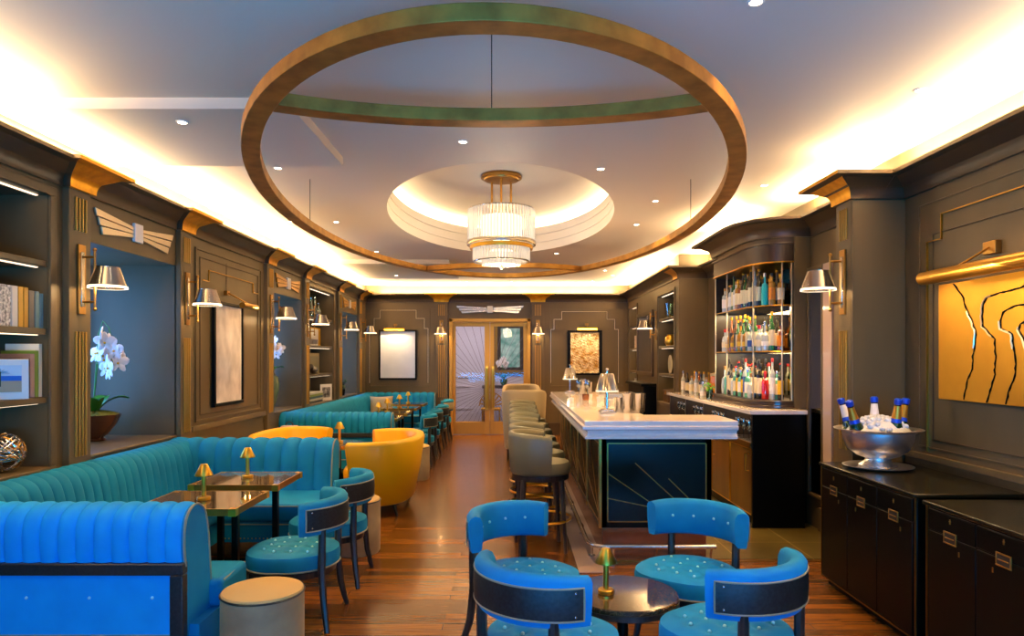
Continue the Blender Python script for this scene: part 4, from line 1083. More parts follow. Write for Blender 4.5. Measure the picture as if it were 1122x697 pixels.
# polished rail and pale kick strip along the bar foot
MB().box(-.065, .168, -.22, 4.5, 0, .006, 'palestone').build('floor_strip', t)
rl = thing('foot_rail', 'polished metal foot rail running round the foot of the bar', 'foot rail', (.57, 5.38, 0))
pts = [(.03, 4.3, .15), (.03, .14, .15)]+[(.03+.12*(1-math.cos(a)), .14-.16*math.sin(a)-.04, .15) for a in [PI/2*i/6 for i in range(1, 7)]]+[(1.0, -.06, .15)]
MB().tube(pts, .019, 'steel', 12).build('rail_tube', rl)
for x, y in ((.03, 4.1), (.03, 3.0), (.03, 1.9), (.03, .9), (.03, .2)): MB().tube([(x, y, .145), (x+.05, y, .08), (x+.05, y, .008)], .009, 'steel').lathe([(.03, .0075), (.03, .014)], 'steel', (x+.05, y, 0), 12).build('bracket', rl)
for x in (.22, .55, .97): MB().tube([(x, -.06, .145), (x, -.03, .08), (x, -.03, 0)], .009, 'steel').lathe([(.03, .0), (.03, .014)], 'steel', (x, -.03, 0), 12).build('bracket', rl)

# bar lamps
def make_bar_lamp():
    t = thing('bar_lamp', 'x', 'lamp')
    MB().box(-.072, .072, -.072, .072, 0, .016, 'chrome').box(-.055, .055, -.055, .055, .016, .03, 'chrome').build('base', t, bevel=.003)
    MB().lathe([(.012, .03), (.010, .11), (.012, .19)], 'chrome', n=16).build('stem', t)
    n_ = 28; rs = []
    for z, r in ((.195, .098), (.345, .055), (.348, .05)):
        rs.append([((r+(.004 if j % 2 else -.003))*math.cos(2*PI*j/(2*n_)), (r+(.004 if j % 2 else -.003))*math.sin(2*PI*j/(2*n_)), z) for j in range(2*n_)])
    s = MB().rings(rs, 'chrome', cap=False); s.lathe([(.0, .349), (.053, .346)], 'chrome', n=24, cap=False)
    s.lathe([(.101, .186), (.101, .2), (.094, .2), (.094, .186), (.101, .186)], 'lampglow', n=40, cap=False)
    s.lathe([(.0, .197), (.094, .196)], 'lampglow', n=32, cap=False); s.build('lamp_shade', t)
    MB().box(-.006, .006, -.006, .006, .345, .37, 'chrome').ball((0, 0, .385), .014, 'chrome').build('finial', t)
    return t
proto = make_bar_lamp()
for i, (x, y, lb) in enumerate([(.855, 6.18, 'ribbed silver shaded lamp on the bar, beside the steel shakers'), (.82, 9.65, 'ribbed silver shaded lamp at the far corner of the bar')]):
    o = proto if i == 0 else copy_tree(proto)
    o.location = (x, y, 1.111); o['label'] = lb; o['group'] = 'silver bar lamps'; o.rotation_euler.z = .0
    point('bar_lamp_light', (x, y, 1.27), 1.0, (255, 214, 160), .04)
# steel shaker tins
def make_tin():
    t = thing('shaker_tin', 'x', 'shaker')
    MB().lathe([(0, 0), (.034, 0), (.036, .004), (.045, .17), (.047, .175), (.043, .175), (.033, .01), (0, .008)], 'steel', n=28, cap=False).build('cup', t)
    return t
proto = make_tin(); ti = 0
for (cx, cy, lst, wh) in [(1.03, 6.16, [(0, 0, 1), (.098, .01, 1.0), (-.06, .085, .78), (.04, .105, 1.02), (.14, .10, .98)], 'beside the near bar lamp'), (1.0, 9.72, [(0, 0, 1), (.1, .03, .85), (.02, .11, 1.1)], 'by the far bar lamp')]:
    for k, (dx, dy, s_) in enumerate(lst):
        o = proto if ti == 0 else copy_tree(proto)
        o.location = (cx+dx, cy+dy, 1.111); o.scale = (.95, .95, s_*.98)
        o['label'] = 'brushed steel shaker tin, %s in the cluster %s' % (['first', 'second', 'third', 'fourth', 'fifth'][k], wh); o['group'] = 'steel shakers ' + wh; ti += 1
# small bar clutter
def cup(name, label, cat, x, y, z, prof, m, grp=None):
    t = thing(name, label, cat, (x, y, z), group=grp); MB().lathe(prof, m, n=20, cap=False).build('body', t); return t
cupp = [(0, 0), (.025, 0), (.034, .06), (.031, .06), (.022, .006), (0, .006)]
for k, (x, y) in enumerate([(.99, 7.0), (1.05, 7.25), (.97, 7.6), (1.03, 7.9), (.93, 8.2)]):
    cup('serving_cup', 'small white cup on the bar, %s from the near lamp' % ['first', 'second', 'third', 'fourth', 'fifth'][k], 'cup', x, y, 1.111, cupp, 'white', 'white cups on the bar')
cup('copper_mug', 'small copper mug among the white cups on the bar', 'mug', .86, 8.0, 1.111, [(0, 0), (.036, 0), (.042, .07), (.038, .07), (.034, .006), (0, .006)], 'copper')
def goblet(mb, h=.17, r=.038):
    return mb.lathe([(r*.85, 0), (r*.85, .003), (.004, .008), (.004, h*.45), (r*.8, h*.58), (r, h*.75), (r*.85, h), (r*.8, h), (r*.94, h*.75), (r*.72, h*.6), (0, h*.48)], 'clearglass', n=16, cap=False)
for k, (x, y) in enumerate([(.9, 9.2), (.98, 8.9), (1.02, 9.3)]):
    t = thing('stemmed_glass', 'stemmed glass on the bar, %s towards the far lamp' % ['first', 'second', 'third'][k], 'glass', (x, y, 1.111), group='stemmed glasses on the bar')
    goblet(MB(), .19, .042).build('bowl_and_stem', t)
t = thing('bar_glint', 'small glowing pot standing in for a white reflection on the bar top', 'glint', (.66, 7.6, 1.111)); MB().lathe([(0, 0), (.025, 0), (.028, .05), (.025, .05), (.022, .008), (0, .008)], 'white', n=18, cap=False).build('holder', t); MB().lathe([(0, .02), (.02, .02), (.02, .04), (0, .042)], 'shadeglow', n=14).build('glint_core', t)  # glowing pot added where the counter only carries a bright reflection

# ------------------------------------------------------------------ back bar
t = thing('back_bar', 'black and walnut back bar cabinet with white marble top', 'cabinet', (2.22, 6.45, 0))
W_ = XR-2.22-.005; L_ = 3.45
MB().prism([(0, 0), (.54, 0), (.54, .25), (W_, .25), (W_, L_), (0, L_)], 1.07, 1.11, 'counter').build('counter_top', t, bevel=.005)
c = MB().box(.04, .53, .04, .08, .0, 1.07, 'lacquer').box(.50, .53, .08, .28, 0, 1.07, 'lacquer').box(.50, W_, .25, .28, 0, 1.07, 'lacquer').box(.04, W_, L_-.05, L_-.01, 0, 1.07, 'darkwood').box(W_-.03, W_, .28, L_-.05, 0, 1.07, 'darkwood')
c.box(.03, .50, .08, L_-.05, .76, .79, 'darkwood').box(.10, .50, .08, L_-.05, 0, .08, 'lacquer').box(.08, .50, .08, L_-.05, .1, .74, 'darkwood').box(.48, .50, .08, L_-.05, .79, 1.07, 'darkwood')
for k in range(1, 4): c.box(.05, .49, .08+k*.83-.02, .08+k*.83+.02, .79, 1.07, 'darkwood')
c.build('carcass', t, bevel=.004)
MB().box(.028, .04, .08, L_-.05, .745, .80, 'antique').build('shelf_edge', t, bevel=.003)
for k in range(5):
    y0 = .09+k*.66
    d = MB().box(.055, .08, y0+.006, y0+.65, .105, .74, 'walnut'); frame_rect(d, 'x', .055, y0+.006, y0+.65, .105, .74, .012, .006, 'brass', -1)
    d = d.build('door', t, bevel=.003)
    yy = y0+.55 if k % 2 else y0+.1
    MB().tube([(.055, yy, .52), (.025, yy, .52), (.025, yy, .68), (.055, yy, .68)], .006, 'brass').build('handle', d)
for k in range(4): area('added_bay_light', (2.50, 6.45+.5+k*.83, 1.06), (0, 0, 0), .3, .6, 3, (255, 226, 186))  # unseen lamps added to brighten the wine glasses
gi = 0
gm = bpy.data.meshes.new('bowl_and_stem')
t0 = thing('wine_glass', 'x', 'glass'); goblet(MB(), .2, .04).build('bowl_and_stem', t0)
for bay in range(4):
    for k in range(7):
        y = 6.45+.08+bay*.83+.12+(k % 4)*.165+(.08 if k > 3 else 0); x = 2.22+.12+(.13 if k > 3 else 0)
        o = t0 if gi == 0 else copy_tree(t0)
        o.location = (x, y, .791); gi += 1
        o['label'] = 'clear wine glass under the back bar top, %s bay, %s row, %s along' % (['first', 'second', 'third', 'fourth'][bay], 'front' if k < 4 else 'rear', ['a', 'b', 'c', 'd'][k % 4] if False else ['nearest', 'second', 'third', 'farthest'][k % 4])
        o['group'] = 'wine glasses under the back bar'
# bottle cabinet: canted glass shelving in brass on a dark base
t = thing('bottle_cabinet', 'brass and glass bottle cabinet with mirrored back standing on the back bar', 'cabinet', (2.36, 6.62, 1.11))
def plan(o):      # front line of the cabinet, from the far end round to the near end, offset outward by o
    return [(2.84, 8.03+o), (2.36-o, 8.03+o), (2.36-o, 7.0-.2*o), (2.385-o, 6.86-.5*o), (2.44-.8*o, 6.745-.8*o), (2.52-.4*o, 6.67-o), (2.60, 6.645-o), (2.70, 6.64-o), (2.70, 6.70), (2.84, 6.70)]
def loc(poly): return [(x-2.36, y-6.62) for x, y in poly]
def slab(z0, z1, o, m): return MB().prism(loc(plan(o)+[]), z0-1.11, z1-1.11, m)
slab(1.11, 1.14, .03, 'darkwood').prism(loc(plan(.015)), .03, .06, 'darkwood').prism(loc(plan(.025)), .06, .078, 'darkwood').build('base', t, bevel=.006)
slab(2.52, 2.70, .012, 'darkwood').prism(loc(plan(.03)), 1.575, 1.595, 'darkwood').prism(loc(plan(.022)), 1.40, 1.415, 'brass').build('frieze', t, bevel=.005)
SH = [1.19, 1.665, 2.11]
for z in SH[1:]:
    s_ = MB().prism(loc(plan(-.02)), z-.012-1.11, z-1.11, 'shelfglass')
    pl = loc(plan(-.012)); s_.tube([(x, y, z-.006-1.11) for x, y in pl[1:]], .007, 'brass', 6); s_.build('glass_shelf', t)
P_ = plan(-.005)
for k, (x, y) in enumerate([(2.365, 8.02), (2.365, 7.60), (2.395, 6.86), (2.60, 6.655), (2.69, 6.65)]):
    MB().box(x-2.36-.006, x-2.36+.006, y-6.62-.006, y-6.62+.006, .075, 1.41, 'champagne').build('mullion', t, bevel=.002)
MB().box(.472, .478, .09, 1.40, .078, 1.41, 'smokemirror').box(.334, .338, .03, .088, .078, 1.41, 'smokemirror').box(.334, .478, .084, .088, .078, 1.41, 'smokemirror').build('mirror_back', t); MB().box(.0, .478, 1.395, 1.405, .078, 1.41, 'darkwood').build('end_wall', t)
for z in (2.515, 2.095, 1.65): area('bottle_light', (2.60, 7.3, z-.002), (0, 0, 0), .3, 1.2, 24, (255, 222, 170))
# bottles
KIND = {
 'wine': [(0, 0), (.036, 0), (.038, .01), (.038, .185), (.03, .215), (.0135, .24), (.0135, .30), (.0155, .30), (.0155, .315), (0, .315)],
 'square': [(0, 0), (.044, 0), (.046, .01), (.046, .17), (.04, .19), (.016, .205), (.016, .245), (.019, .247), (.019, .275), (0, .276)],
 'tall': [(0, 0), (.033, 0), (.034, .01), (.036, .2), (.032, .22), (.013, .25), (.013, .305), (.0155, .307), (.0155, .335), (0, .336)],
 'round': [(0, 0), (.045, 0), (.05, .03), (.051, .09), (.045, .14), (.015, .165), (.014, .225), (.018, .227), (.018, .262), (0, .263)],
 'flask': [(0, 0), (.046, 0), (.048, .01), (.047, .13), (.035, .165), (.014, .18), (.014, .22), (.02, .222), (.02, .255), (0, .256)]}
def bmat(nm, rgb): return mat(nm, rgb, .08, spec=.8, coat=.5, trans=.25)
GL = {'clear': bmat('clear_spirit_glass', (206, 214, 206)), 'green': bmat('green_bottle_glass', (24, 104, 44)), 'amber': bmat('amber_bottle_glass', (150, 72, 14)), 'dark': bmat('dark_bottle_glass', (26, 24, 14)),
      'gold': bmat('golden_spirit_glass', (204, 140, 40)), 'turquoise': mat('turquoise_bottle', (20, 168, 170), .3), 'red': bmat('red_liqueur_glass', (200, 24, 16)), 'blue': bmat('blue_bottle_glass', (40, 90, 160)), 'mint': bmat('mint_gin_glass', (96, 186, 150))}
LB = {'cream': mat('cream_paper', (230, 214, 170), .6), 'white': M['white'], 'black': mat('black_paper', (22, 22, 22), .5), 'orange': mat('orange_paper', (222, 130, 24), .6), 'red': mat('red_paper', (190, 30, 24), .5), 'yellow': mat('yellow_paper', (230, 180, 20), .6), 'blue': mat('blue_paper', (40, 80, 150), .5)}
CAPM = {'black': LB['black'], 'gold': M['gold'], 'red': LB['red'], 'silver': M['steel'], 'cork': mat('cork', (170, 124, 74), .8)}
meshes = {}
def bottle(label, kind, glass, lab, capc, loc_, s_=1.0, grp=None):
    key = (kind, glass, lab, capc)
    if key not in meshes:
        pf = KIND[kind]; mb = MB(); n_ = 4 if False else 14
        mb.lathe(pf[:-3], GL[glass], n=n_, cap=False)
        mb.lathe(pf[-4:], CAPM[capc], n=n_, cap=False)
        r_ = max(r for r, z in pf[:5])+.0012; zt = pf[3][1] if kind != 'round' else .1
        lo, hi = (.045, zt-.02) if kind != 'round' else (.045, .085)
        if lab: mb.lathe([(r_-.001, lo), (r_, lo+.001), (r_, hi-.001), (r_-.001, hi)], LB[lab], n=n_, cap=False)
        o = mb.build('bottle'); meshes[key] = o.data
    else:
        o = bpy.data.objects.new('bottle', meshes[key]); C.objects.link(o)
    o.location = loc_; o.scale = (s_*.9, s_*.9, s_); o.rotation_euler.z = random.uniform(0, 6)
    tag(o, label, 'bottle', grp)
    return o
ORD = 'first second third fourth fifth sixth seventh eighth ninth tenth eleventh twelfth thirteenth fourteenth fifteenth sixteenth seventeenth eighteenth nineteenth twentieth'.split()
def front_line(off, n_):
    pl = [Vector(p) for p in plan(-off)][1:8]; pl[0].y -= off*.2+.03; pl[-1].x = 2.645
    seg = [(a, b, (b-a).length) for a, b in zip(pl, pl[1:])]; T = sum(s[2] for s in seg); out = []
    for k in range(n_):
        d = T*(k+.5)/n_
        for a, b, l in seg:
            if d <= l: out.append(a.lerp(b, d/l)); break
            d -= l
    return out
SPEC = [  # palettes per shelf: (kind, glass, label, cap)
 [('square', 'gold', 'cream', 'gold'), ('square', 'amber', 'cream', 'cork'), ('tall', 'clear', 'cream', 'cork'), ('square', 'clear', 'white', 'cork'), ('wine', 'dark', 'cream', 'gold'), ('tall', 'green', 'cream', 'black'), ('square', 'gold', 'orange', 'black')],
 [('flask', 'clear', 'cream', 'red'), ('round', 'gold', 'yellow', 'black'), ('tall', 'amber', 'black', 'gold'), ('wine', 'dark', 'cream', 'black'), ('square', 'amber', 'orange', 'black'), ('tall', 'green', 'cream', 'gold'), ('flask', 'clear', 'blue', 'silver')],
 [('square', 'mint', 'white', 'silver'), ('tall', 'clear', 'white', 'red'), ('square', 'mint', 'cream', 'silver'), ('tall', 'dark', 'cream', 'black'), ('round', 'clear', None, 'cork'), ('wine', 'dark', 'yellow', 'red'), ('tall', 'clear', 'blue', 'red')]]
rd = random.Random(11)
SN = {0: 'top', 1: 'middle', 2: 'bottom'}
special = {(0, 0, 14): ('flask', 'turquoise', None, 'silver', 1.25, 'turquoise'), (2, 0, 14): ('square', 'red', None, 'red', 1.0, 'bright red'), (1, 1, 8): ('tall', 'green', None, 'black', 1.0, 'green'), (0, 0, 10): ('wine', 'dark', 'cream', 'gold', 1.08, 'dark'), (0, 0, 9): ('tall', 'green', 'cream', 'black', 1.05, 'green'),
           (1, 0, 14): ('round', 'clear', 'white', 'silver', 1.1, 'clear'), (2, 0, 8): ('tall', 'dark', 'yellow', 'black', 1.0, 'dark'), (2, 0, 1): ('square', 'mint', None, 'silver', 1.0, 'mint green'), (2, 0, 11): ('round', 'clear', None, 'cork', .95, 'clear')}
for lv in range(3):
    z = SH[2-lv]+.002
    for row, (off, n_) in enumerate(((.07, 17), (.16, 14), (.25, 11))):
        for k, p in enumerate(front_line(off, n_)):
            if row == 2 and k > 8: continue
            sp = special.get((lv, row, k))
            if sp: kd, gl, lb, cp_, s_, cw = sp
            else:
                kd, gl, lb, cp_ = rd.choice(SPEC[lv]); s_ = rd.uniform(.98, 1.2); cw = {'gold': 'golden', 'dark': 'dark', 'mint': 'mint green'}.get(gl, gl)
            if lv == 0 and row == 0 and k < 3: s_ *= .85
            lab = '%s bottle%s, %s from the far end, %s row, %s cabinet shelf' % (cw, (' with %s label' % lb) if lb else '', ORD[k], ['front', 'middle', 'rear'][row], SN[lv])
            jit = .003
            bottle(lab, kd, gl, lb, cp_, (p.x+rd.uniform(-jit, jit), p.y+rd.uniform(-jit, jit)*.5, z), s_, 'bottles on the %s cabinet shelf' % SN[lv]).scale = (.74, .74, s_)
# bottles standing on the back bar beyond the cabinet
for k in range(11):
    y = 9.75-k*.115; x = 2.42+.13*(k % 2)
    kd, gl, lb, cp_ = [('tall', 'clear', 'white', 'silver'), ('tall', 'gold', 'cream', 'gold'), ('wine', 'dark', 'cream', 'black'), ('tall', 'amber', None, 'gold'), ('square', 'clear', 'cream', 'cork'), ('tall', 'clear', 'orange', 'gold')][k % 6]
    cw = {'gold': 'golden'}.get(gl, gl)
    bottle('%s bottle standing on the back bar top, %s from its far end' % (cw, ORD[k]), kd, gl, lb, cp_, (x, y, 1.111), .9, 'bottles on the back bar top')
t = thing('juice_dispenser', 'amber glass jar of orange drink on the back bar beside the bottle cabinet', 'jar', (2.48, 8.30, 1.111))
MB().lathe([(0, 0), (.05, 0), (.09, .03), (.1, .12), (.095, .26), (.085, .27), (0, .27)], bmat('orange_drink', (226, 128, 30)), n=28).build('jar', t); MB().lathe([(0, .27), (.09, .27), (.09, .3), (.02, .31), (0, .33)], 'cream' if False else 'armchair', n=28).build('lid', t)
t = thing('mint_glass', 'tumbler of fresh mint sprigs on the back bar top', 'herb glass', (2.33, 8.15, 1.111))
MB().lathe([(0, 0), (.035, 0), (.045, .11), (.042, .11), (.033, .006), (0, .006)], 'shelfglass', n=18, cap=False).build('tumbler', t)
lf = MB(); rd = random.Random(2); mint = mat('mint_leaf', (110, 190, 40), .5)
for k in range(36):
    c = Vector((rd.gauss(0, .03), rd.gauss(0, .03), .12+rd.uniform(-.02, .07))); lf.ellip(c, (.014, .02, .004), mint, 6, 4, Matrix.Rotation(rd.uniform(0, 6), 3, 'Z') @ Matrix.Rotation(rd.uniform(-.8, .8), 3, 'X'))
lf.build('mint_sprigs', t)
bottle('small white labelled bottle on the back bar in front of the orange jar', 'flask', 'clear', 'white', 'silver', (2.30, 8.32, 1.111), .8)

# ------------------------------------------------------------------ black campaign cabinets
def make_cabinet(y0, y1, h, label, hy):
    t = thing('trunk_cabinet', label, 'cabinet', (2.20, y0, 0), group='black trunk cabinets')
    D, W2 = XR-2.20-.045, y1-y0
    MB().box(.015, D, .01, W2-.01, .05, h-.02, 'lacquer').build('carcass', t, bevel=.006)
    MB().box(.05, D-.02, .03, W2-.03, 0, .05, 'lacquer').build('plinth', t)
    top = MB().box(-.005, D, -.005, W2+.005, h-.022, h, 'laquertop'); top.build('cabinet_top', t, bevel=.004)
    e = MB()
    for z in (h-.022, .055): e.bar((.011, .01, z), (.011, W2-.01, z), .006, .008, 'antique')
    for y in (.012, W2-.012): e.bar((.011, y, .055), (.011, y, h-.022), .008, .006, 'antique')
    e.build('edge_trim', t)
    n_ = 3; cw = (W2-.06)/n_
    for k in range(n_):
        a, b = .03+k*cw+.003, .03+(k+1)*cw-.003
        d1 = MB().box(.004, .016, a, b, .70, h-.035, 'lacquer'); d1 = d1.build('drawer', t, bevel=.003)
        d2 = MB().box(.004, .016, a, b, .07, .693, 'lacquer'); d2 = d2.build('door', t, bevel=.003)
        c = (a+b)/2
        hm = MB(); frame_rect(hm, 'x', .004, c-.05, c+.05, .66, .722, .008, .006, 'antique', -1); hm.box(.0, .004, c-.045, c+.045, .665, .717, 'groove')
        hm.box(-.004, .0, c-.035, c+.035, .688, .694, 'antique'); hm.build('handle', d1, bevel=.002)
        MB().lathe([(.006, 0), (.006, .003)], 'antique', (0, 0, 0), 10).box(-.003, .0, -.004, .004, -.012, .012, 'antique').build('keyhole_plate', d1, loc=(.003, c, .775))
        MB().box(-.003, .0, -.004, .004, -.012, .012, 'antique').build('keyhole_plate', d2, loc=(.003, c+.07*(1 if k % 2 else -1), .63))
    return t
make_cabinet(3.78, 4.95, .857, 'black lacquered trunk cabinet carrying the champagne bowl', None)
make_cabinet(2.50, 3.70, .842, 'black lacquered trunk cabinet below the gold panel, cut by the frame edge', None)
# champagne bowl on its tray
bx_, by_ = 2.475, 4.68
t = thing('silver_tray', 'round silver tray under the champagne bowl', 'tray', (bx_, by_, .859)); MB().lathe([(0, 0), (.17, 0), (.215, .012), (.22, .016), (.215, .018), (.165, .006), (0, .006)], 'silver', n=56, cap=False).build('dish', t)
t = thing('champagne_bowl', 'large footed silver bowl of ice on the black cabinet', 'ice bowl', (bx_, by_, .867))
MB().lathe([(0, 0), (.115, 0), (.12, .012), (.09, .03), (.075, .05), (.075, .055), (.13, .075), (.19, .12), (.215, .18), (.222, .235), (.27, .25), (.275, .256), (.268, .258), (.214, .246), (.205, .18), (.18, .13), (.12, .09), (0, .08)], 'silver', n=64, cap=False).build('bowl', t)
ice = MB(); rd = random.Random(4); icem = mat('ice', (232, 238, 242), .25, spec=.7, trans=.15)
def icef(u, v):
    r_ = .205*u; a = 2*PI*v; return (r_*math.cos(a), r_*math.sin(a), .235+.09*(1-u*u)+.012*math.sin(9*u+5*a)*math.cos(7*a))
ice.grid(icef, 10, 36, icem)
for k in range(40):
    a = rd.uniform(0, 2*PI); r_ = .18*rd.random()**.5; ice.ellip((r_*math.cos(a), r_*math.sin(a), .245+.09*(1-(r_/.2)**2)), (.022, .02, .018), icem, 6, 4, Matrix.Rotation(rd.uniform(0, 3), 3, 'X'))
io = ice.build('crushed_ice', t); io['kind'] = 'stuff'
gold_foil = mat('gold_foil', (206, 146, 46), .35, metal=.7); bluef = mat('blue_foil', (24, 70, 200), .4, metal=.3); dg = mat('dark_green_glass', (12, 46, 24), .1, coat=.5)
for k, (dx, dy, lx, ly, wcol, lb) in enumerate([(-.155, -.05, -.35, -.1, 'g', 'leaning nearest the pier'), (-.12, .11, -.3, .15, 'w', 'behind, white collared, beside the pier'), (.02, .08, .04, .12, 'w', 'upright at the middle of the ice, white collared'), (.065, -.1, .06, -.12, 'g', 'at the front edge of the ice'), (.15, .0, .22, 0, 'g', 'leaning towards the gold panel')]):
    t = thing('champagne_bottle', 'blue topped champagne bottle ' + lb, 'bottle', (bx_+dx*.85, by_+dy*.85, .867+.14), group='champagne bottles in the bowl')
    t.rotation_euler = (-ly*.9, lx*.9, 0); t.scale = (1.25, 1.25, 1.05)
    MB().lathe([(0, .0), (.042, .0), (.042, .09), (.036, .13), (.026, .165)], dg, n=20, cap=False).build('body', t)
    MB().lathe([(.0275, .16), (.024, .185)], bluef, n=20, cap=False).build('neck_band', t)
    MB().lathe([(.024, .185), (.019, .235), (.017, .265)], gold_foil if wcol == 'g' else 'white', n=20, cap=False).build('neck_foil', t)
    MB().lathe([(.0165, .262), (.016, .272)], 'lacquer', n=20, cap=False).lathe([(.016, .272), (.0195, .278), (.02, .305), (.012, .312), (0, .313)], bluef, n=20, cap=False).build('cork_cap', t)

# ------------------------------------------------------------------ bookcases and their contents
def bookcase(label, x_open, sg, y0, y1, depth, zs, top):
    t = thing('built_in_bookcase', label, 'bookcase', (x_open, (y0+y1)/2, SB))
    h = (y1-y0)/2
    d0, d1 = sorted((-sg*.006, -sg*(depth-.003)))
    bk = sorted((-sg*(depth-.012), -sg*(depth-.002)))
    MB().box(bk[0], bk[1], -h+.002, h-.002, .002, top-SB-.002, 'paint').build('back_panel', t)
    for z in zs:
        s_ = MB().box(d0, d1, -h+.001, h-.001, z-SB-.04, z-SB, 'paint'); so = s_.build('shelf', t, bevel=.004)
        MB().box(min(-sg*.05, -sg*.07), max(-sg*.05, -sg*.07), -h+.02, h-.02, z-SB-.046, z-SB-.04, 'ledshelf').build('light_strip', so)
        area('shelf_light', (x_open-sg*.06, (y0+y1)/2, z-.05), (0, 0, 0), .02, (y1-y0)*.9, .9, (255, 214, 160))
    MB().box(min(-sg*.05, -sg*.07), max(-sg*.05, -sg*.07), -h+.02, h-.02, top-SB-.008, top-SB-.002, 'ledshelf').build('light_strip', t)
    area('shelf_light', (x_open-sg*.06, (y0+y1)/2, top-.015), (0, 0, 0), .02, (y1-y0)*.9, 1.3, (255, 214, 160))
    return t
ZS = [1.344, 1.79, 2.23]
bookcase('built-in lit bookcase nearest, beside the orchid niche', XL, 1, 3.1, 4.52, .38, ZS, ST)
bookcase('built-in lit bookcase between the far window niches', XL, 1, 10.3, 11.75, .38, ZS, ST)
bookcase('built-in lit shelves nearest the back bar on the mirror wall', XF, -1, 10.3, 11.45, .33, ZS, ST-.06)
bookcase('built-in lit shelves in the corner beyond the tall mirror', XF, -1, 13.35, 14.2, .33, ZS, ST-.06)
bmats = {}
def book(label, x, y, z, th, h, d, rgb, grp, flat=False, pattern=None, sg=1):
    """spine towards the room (+x for sg=1); y is the near face"""
    nm = 'cover_%d_%d_%d' % rgb
    if nm not in bmats: bmats[nm] = mat(nm, rgb, .55) if not pattern else pattern
    t = thing('book', label, 'book', (x, y, z), group=grp)
    if flat:
        MB().box(-sg*d if sg > 0 else 0, 0 if sg > 0 else d, 0, h, 0, .004, bmats[nm]).box(-sg*d if sg > 0 else 0, 0 if sg > 0 else d, 0, h, th-.004, th, bmats[nm]).box(-.004 if sg > 0 else 0, 0 if sg > 0 else .004, 0, h, .004, th-.004, bmats[nm]).build('cover', t)
        MB().box(-d+.006 if sg > 0 else .004, -.004 if sg > 0 else d-.006, .006, h-.006, .004, th-.004, 'white').build('pages', t)
    else:
        MB().box(-d, 0, 0, .004, 0, h, bmats[nm]).box(-d, 0, th-.004, th, 0, h, bmats[nm]).box(-.005, 0, .004, th-.004, 0, h, bmats[nm]).build('cover', t, bevel=.002)
        MB().box(-d+.006, -.005, .004, th-.004, .004, h-.006, 'white').build('pages', t)
    return t
patt = mat('patterned_cover', (236, 230, 214), .5, noise=(55, (60, 54, 48), (1, 1, 1)))
y = 4.088
for lb, th, h, rgb, pt in [('cream patterned cover book on the second shelf of the near bookcase', .13, .25, (236, 230, 214), patt), ('cream spined book beside the yellow one, near bookcase', .055, .25, (226, 214, 190), None), ('mustard yellow book on the near bookcase', .045, .25, (206, 150, 24), None), ('second mustard book, next to the charcoal one', .042, .25, (196, 140, 20), None), ('charcoal book standing on the near bookcase', .055, .235, (66, 66, 66), None), ('slim teal book, first of two at the shelf end', .04, .235, (70, 110, 118), None), ('slim teal book at the shelf end, near bookcase', .035, .225, (84, 128, 136), None)]:
    book(lb, XL-.02, y, 1.791, th, h, .2, rgb, 'books on the upper near bookcase shelf', pattern=pt); y += th+.003
y = 4.335
for lb, th, h, rgb in [('dark book behind the palm photograph', .028, .24, (30, 46, 40)), ('black spined book behind the palm photograph', .03, .25, (30, 26, 26)), ('mauve spined book on the middle near shelf', .042, .28, (150, 126, 126)), ('green spined book on the middle near shelf', .035, .30, (110, 140, 50)), ('tall cream book at the end of the middle near shelf', .03, .345, (236, 222, 190))]:
    book(lb, XL-.03, y, 1.345, th, h, .22, rgb, 'books on the middle near bookcase shelf'); y += th+.003
t = thing('framed_photograph', 'white mounted beach photograph with a palm, leaning on the near bookcase', 'picture', (XL-.05, 4.17, 1.350))
# leaning, turned towards the room
pic = MB(); q = Matrix.Rotation(R(10), 3, 'X')
def pp(u, z, n_): return q @ Vector((u, -n_, z))
def pbox(mb, u0, u1, z0, z1, n0, n1, m):
    vs = [pp(u, z, n_) for n_ in (n0, n1) for z in (z0, z1) for u in (u0, u1)]
    mb.add(vs, [(0, 1, 3, 2), (4, 6, 7, 5), (0, 4, 5, 1), (2, 3, 7, 6), (0, 2, 6, 4), (1, 5, 7, 3)], m)
pbox(pic, -.14, .14, 0, .245, 0, .012, 'white'); pic.build('frame', t)
a = MB(); sky = mat('photo_sky', (196, 214, 226), .4); sea = mat('photo_sea', (40, 96, 190), .4); sand = mat('photo_sand', (166, 152, 120), .4); pal = mat('photo_palm', (40, 60, 30), .5); thatch = mat('photo_thatch', (190, 134, 60), .5)
pbox(a, -.105, .105, .145, .21, .012, .0135, sky); pbox(a, -.105, .105, .115, .145, .012, .0135, sea); pbox(a, -.105, .105, .045, .115, .012, .0135, sand)
pbox(a, -.01, .004, .08, .17, .0136, .0145, pal)
for k in range(7):
    an = PI*k/6; a.bar(pp(-.003, .165, .0145), pp(-.003+.05*math.cos(an), .165+.03*math.sin(an)-.005, .0145), .008, .001, pal)
a.add([pp(-.08, .085, .0145), pp(-.005, .085, .0145), pp(-.042, .108, .0145)], [(0, 1, 2)], thatch); a.build('photograph', t)
t.rotation_euler.z = R(34)
t = thing('wire_bowl', 'round silvery woven wire ornament on the lowest near bookcase shelf', 'ornament', (XL-.13, 4.30, SB+.001))
wv = MB()
for k in range(26):
    q = Matrix.Rotation(k*2.4, 3, 'Z') @ Matrix.Rotation(.4+k*.37, 3, 'X')
    wv.tube([q @ Vector((.115*math.cos(2*PI*i/26), .115*math.sin(2*PI*i/26), .02*math.sin(k)))+Vector((0, 0, .12)) for i in range(26)], .006, 'steel' if k % 3 else 'antique', 5, closed=True)
wv.build('woven_wire', t)
